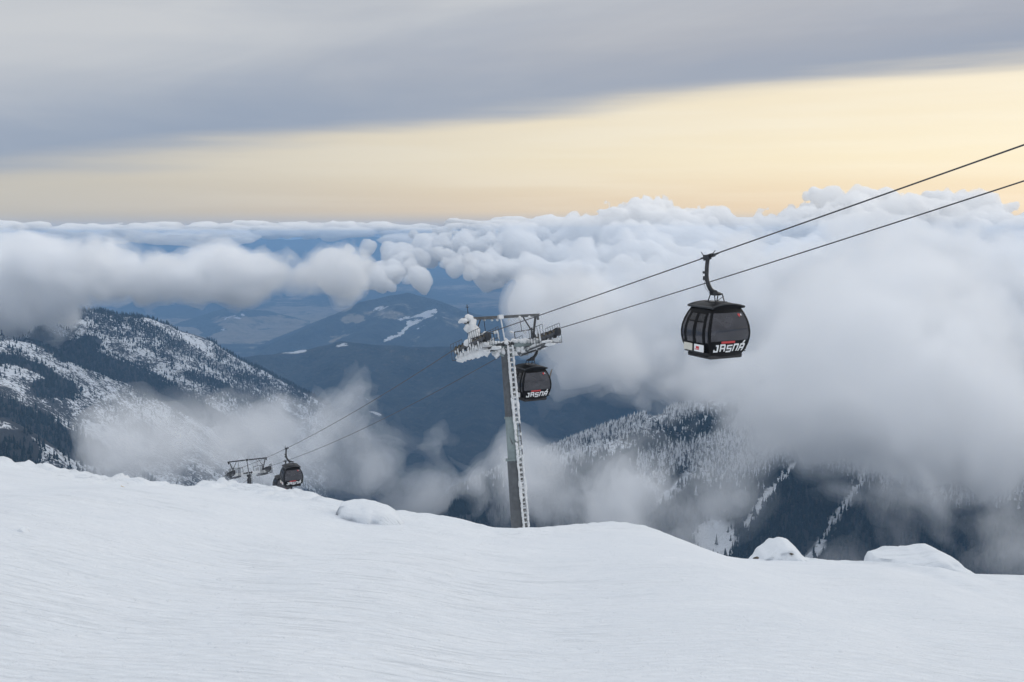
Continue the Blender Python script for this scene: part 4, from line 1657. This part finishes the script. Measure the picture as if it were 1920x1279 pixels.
        m_.bar(H(s * 2.8, -2.4, -.95), H(s * 1.55, -2.4, -.95), .04)
        m_.bar(H(s * 2.8, 2.4, -.95), H(s * 1.55, 2.4, -.95), .04)
        put(m_, 'railing', M_GALV if rimed else M_DKST, wk)
        # lifting beam, its V brackets
        m_ = MB()
        x0, x1 = (.18, 2.75) if s > 0 else (-2.75, -.35)
        m_.bar(H(x0, 0, 1.32), H(x1, 0, 1.32), .16, .17, up=hn)
        m_.bar(H(s * 2.62, 0, 1.25), H(s * 2.62, 0, 1.0), .16)
        put(m_, 'lifting_beam', M_DKST if not rimed else simple('beam_paint', (.10, .105, .11), .5, .3, .25, 3.0), bevel=.01)
        m_ = MB()
        m_.bar(H(s * 2.45, 0, 1.22), H(s * 2.02, 0, -.40), .11, .12, up=ht)
        m_.bar(H(s * 1.55, 0, 1.22), H(s * 1.95, 0, .45), .06, .08, up=ht)
        m_.bar(H(s * 2.05, 0, .50), H(s * 1.95, 0, -.40), .09, .10, up=ht)
        m_.bar(H(s * 2.3, 0, .40), H(s * .75, 0, .28), .05)
        m_.bar(H(s * .75, 0, .28), H(s * .75, 0, -.4), .05)
        m_.bar(H(s * 1.30, 0, 1.22), H(s * 1.30, 0, .32), .04)
        put(m_, 'beam_bracket', M_DKST)
    m_ = MB()
    m_.box(H(-.08, 0, 1.33), (.34, .22, .26), HEAD)
    m_.bar(H(-.08, 0, 1.2), H(0, 0, -.4), .09)
    put(m_, 'beam_post', M_RIME if rimed else M_DKST)
    if not rimed:
        return root
    m_ = MB()
    m_.tube([H(-2.35, 0, 1.45), H(-2.35, 0, 2.25)], .025, 6)
    m_.tube([H(-2.46, 0, 2.08), H(-2.24, 0, 2.08)], .02, 6)
    put(m_, 'antenna', M_DKST)
    # rime crust: on the weather side of everything
    k = MB()

    def L(p, rad, ax=HEAD, amp=.3, sub=2):
        k.lump(p, rad, R3.random(), amp, sub, ax)
    # plume frozen to the left end of the lifting beam
    for x, y, z, a, b_, c_ in ((-2.35, 0, 1.35, .34, .3, .26), (-2.75, -.05, 1.2, .32, .22, .15), (-2.2, 0, 1.0, .34, .32, .45), (-2.15, 0, .55, .40, .36, .5), (-2.05, .0, .1, .48, .42, .42),
                               (-2.35, .1, -.1, .5, .45, .3), (-2.5, 0, .72, .2, .25, .3), (-3.0, -.05, 1.16, .12, .12, .08)):
        L(H(x, y, z), (a, b_, c_))
    for x in np.arange(-2.0, 2.3, .28):
        L(H(x, -.16 + R3.uniform(-.06, .06), -.40 + R3.uniform(-.05, .05)), (.24, .26, .14))
        if R3.random() < .6:
            L(H(x, -.1, -.85 + R3.uniform(-.1, .05)), (.16, .14, R3.uniform(.12, .28)))
    for s in (-1, 1):
        for yy in np.arange(-2.35, 2.4, .25):
            L(H(s * GA + R3.uniform(-.06, .06), yy, -.78 + R3.uniform(-.06, .06)), (.17, .24, R3.uniform(.12, .22)))
            if R3.random() < .75:
                L(H(s * 1.9 + R3.uniform(-.2, .2), yy, -.84), (.36, .24, R3.uniform(.07, .13)))
            if s < 0 and yy > -2.2:
                L(H(s * GA + .05, yy, -1.05 + .04 * yy), (.2, .26, R3.uniform(.14, .26)))
        for yy in np.arange(-2.3, 2.4, .4):
            if R3.random() < .6:
                L(H(s * 1.55, yy, R3.uniform(-.8, -.2)), (.05, .07, R3.uniform(.1, .25)))
            if R3.random() < .6:
                L(H(s * 2.8, yy, R3.uniform(-.9, -.4)), (.05, .08, R3.uniform(.08, .2)))
        L(H(s * 1.9, -2.4, -1.02), (.3, .3, .12))
    for i in range(26):
        x = R3.uniform(-1.6, 2.2)
        L(H(x, R3.uniform(-.3, .2), R3.choice([.30, 1.18, -.25]) + R3.uniform(-.06, .05)), (R3.uniform(.06, .16), .09, R3.uniform(.05, .12)))
    for i in range(12):
        L(H(R3.uniform(-1.3, 1.3), R3.uniform(-.2, .3), R3.uniform(-1.2, -.9)), (R3.uniform(.1, .2), .12, R3.uniform(.1, .22)))
    tag(put(k, 'rime_crust', M_RIME, smooth=True), kind='stuff')
    # rime on the ladder: nearly closed plates with holes between the rungs
    k = MB()
    kk = .7
    LAX = np.array([lr, fwd, mast_ax])
    i = 0
    while kk < ground_len - .3:
        gap = 5.6 < kk < 7.6 and R3.random() < .75
        if not gap:
            wide = 1.35 if (4.0 < kk < 5.0 or 9.2 < kk < 10.4) else 1.0
            for q in (-.17, .17):
                L(lc(kk, q) - fwd * .03, (.085 * wide, .10, .20), LAX, .25, 1)
            if i % 2 == 0 and R3.random() < .95:
                L(lc(kk, 0) - fwd * .05, (.17 * wide, .07, R3.uniform(.07, .12) * wide), LAX, .3, 1)
        elif R3.random() < .6:
            L(lc(kk, -.17), (.09, .10, .2), LAX, .3, 1)
        kk += .16
        i += 1
    tag(put(k, 'ladder_rime', M_RIME, lo, smooth=True), kind='stuff')
    return root


tower1 = make_tower(T1, 17.3, 'big lift tower crusted with white rime, rising behind the snow crest', True)
tower2 = make_tower(T2, 14.0, 'small far lift tower with dark bare mast, just above the snow crest', False)

# ------------------------------------------------------------------ lumps of snow and small things on the slope


def snow_lump(name, label, cat, px0, px1, pytop, pybase, Yv, depth, outline, seed, mat=M_SNOW, group=None, shear=0.0):
    """a block of snow: front outline (fractions across and up) given depth and ragged faces"""
    a, b = P(px0, pybase, Yv), P(px1, pybase, Yv)
    Hh = P(px0, pytop, Yv)[2] - a[2]
    o = empty(name, ((a + b) / 2).tolist())
    bpy.data.objects.remove(o)
    W = b[0] - a[0]
    n = 40
    xs = np.linspace(0, 1, n)
    topz = np.interp(xs, [q[0] for q in outline], [q[1] for q in outline]) * Hh
    dz = (b[2] - a[2]) * (xs - .5)
    m_ = 26
    prof = np.linspace(0, 1, m_)
    r = np.random.default_rng(seed)
    V = np.zeros((n, m_, 3))
    for i in range(n):
        for j in range(m_):
            t = prof[j]
            ang = math.pi * t
            e = .55
            cx_ = -math.copysign(abs(math.cos(ang)) ** e, math.cos(ang))
            cz_ = abs(math.sin(ang)) ** e
            V[i, j] = ((xs[i] - .5) * W + shear * cz_ * Hh, cx_ * depth / 2 * (.35 + .65 * min(1, 4 * xs[i], 4 * (1 - xs[i]))), topz[i] * cz_ + dz[i] - .12 * (1 - cz_))
    nn_ = noise_axes((np.linspace(0, W, n), np.linspace(0, depth * 1.5, m_)), max(.12, W * .12)) + .6 * noise_axes((np.linspace(0, W, n), np.linspace(0, depth * 1.5, m_)), max(.05, W * .05))
    V[..., 2] += nn_ * .028 * min(1, Hh)
    V[..., 1] += noise_axes((np.linspace(0, W, n), np.linspace(0, depth * 1.5, m_)), max(.12, W * .1)) * .06
    i = np.arange(n * m_).reshape(n, m_)
    q = np.stack([i[:-1, :-1], i[1:, :-1], i[1:, 1:], i[:-1, 1:]], -1).reshape(-1, 4)
    # close the ends and the underside
    caps = [tuple(i[0, ::-1]), tuple(i[-1, :])]
    me = bpy.data.meshes.new(name)
    me.from_pydata(V.reshape(-1, 3).tolist(), [], [tuple(map(int, f)) for f in q] + [tuple(map(int, c)) for c in caps])
    bm = bmesh.new()
    bm.from_mesh(me)
    bmesh.ops.holes_fill(bm, edges=[e for e in bm.edges if e.is_boundary], sides=0)
    bmesh.ops.recalc_face_normals(bm, faces=bm.faces)
    bm.to_mesh(me)
    bm.free()
    me.polygons.foreach_set('use_smooth', np.full(len(me.polygons), True))
    me.materials.append(mat)
    o = link(name, me)
    o.location = (a + b) / 2
    tag(o, label, cat, group)
    return o


snow_lump('snow_block', 'tilted block of hard snow lying on the crest of the slope', 'snow block', 628, 756, 941, 986, on_slope(690, 982)[1] + .35, .8,
          [(0, .05), (.03, .62), (.10, .95), (.2, 1), (.4, .96), (.6, .86), (.8, .66), (.92, .42), (1, .05)], 1)
snow_lump('snow_mound', 'small rounded mound of snow with a dark rock speck on the crest', 'snow mound', 1406, 1520, 1013, 1054, 17.4, 1.0,
          [(0, 0), (.10, .2), (.16, .5), (.25, .62), (.38, .85), (.52, 1), (.66, .86), (.78, .55), (.9, .18), (1, 0)], 2)
snow_lump('snow_bank', 'long flat-topped snow bank with a steep end on the crest', 'snow bank', 1622, 1830, 1030, 1078, 17.2, 1.3,
          [(0, 0), (.015, .55), (.05, .82), (.2, .85), (.45, .9), (.56, 1), (.62, .97), (.70, .78), (.80, .62), (.90, .25), (1, 0)], 3)
snow_lump('snow_clod', 'small loose clod of snow lying alone on the smooth slope', 'snow clod', 32, 56, 988, 1002, on_slope(44, 1001)[1] + .05, .16,
          [(0, .1), (.2, .8), (.5, 1), (.8, .8), (1, .1)], 4)
M_ROCK = simple('rock', (.09, .075, .06), .9, 0, .4, 20, .02)
for px, py, w, lab in ((1484, 1039, .022, 'tiny dark rock poking out of the small rounded snow mound'), (1418, 1046, .03, 'tiny dark rock at the foot of the small rounded snow mound')):
    k = MB()
    k.lump((0, 0, 0), (w * 1.6, w, w * .7), px, .35, 2)
    o = k.build('rock', M_ROCK, smooth=True)
    o.location = P(px, py, 17.0 if px > 1450 else 16.9)
    tag(o, lab, 'rock', 'rocks in the snow')
M_BAMBOO = simple('bamboo', (.62, .47, .25), .7, 0, .2, 15)
k = MB()
pa, pb = on_slope(227, 912), on_slope(264, 928)
k.tube([np.zeros(3), (pb - pa) * .5 + zv * .005, pb - pa], .006, 6)
o = k.build('marker_pole', M_BAMBOO, smooth=True)
o.location = pa + zv * .006
tag(o, 'thin orange marker pole lying half buried on the snow crest', 'pole')

print('built', time.time() - T0, sum(len(o.data.loops) - 2 * len(o.data.polygons) for o in C.objects if o.type == 'MESH'))
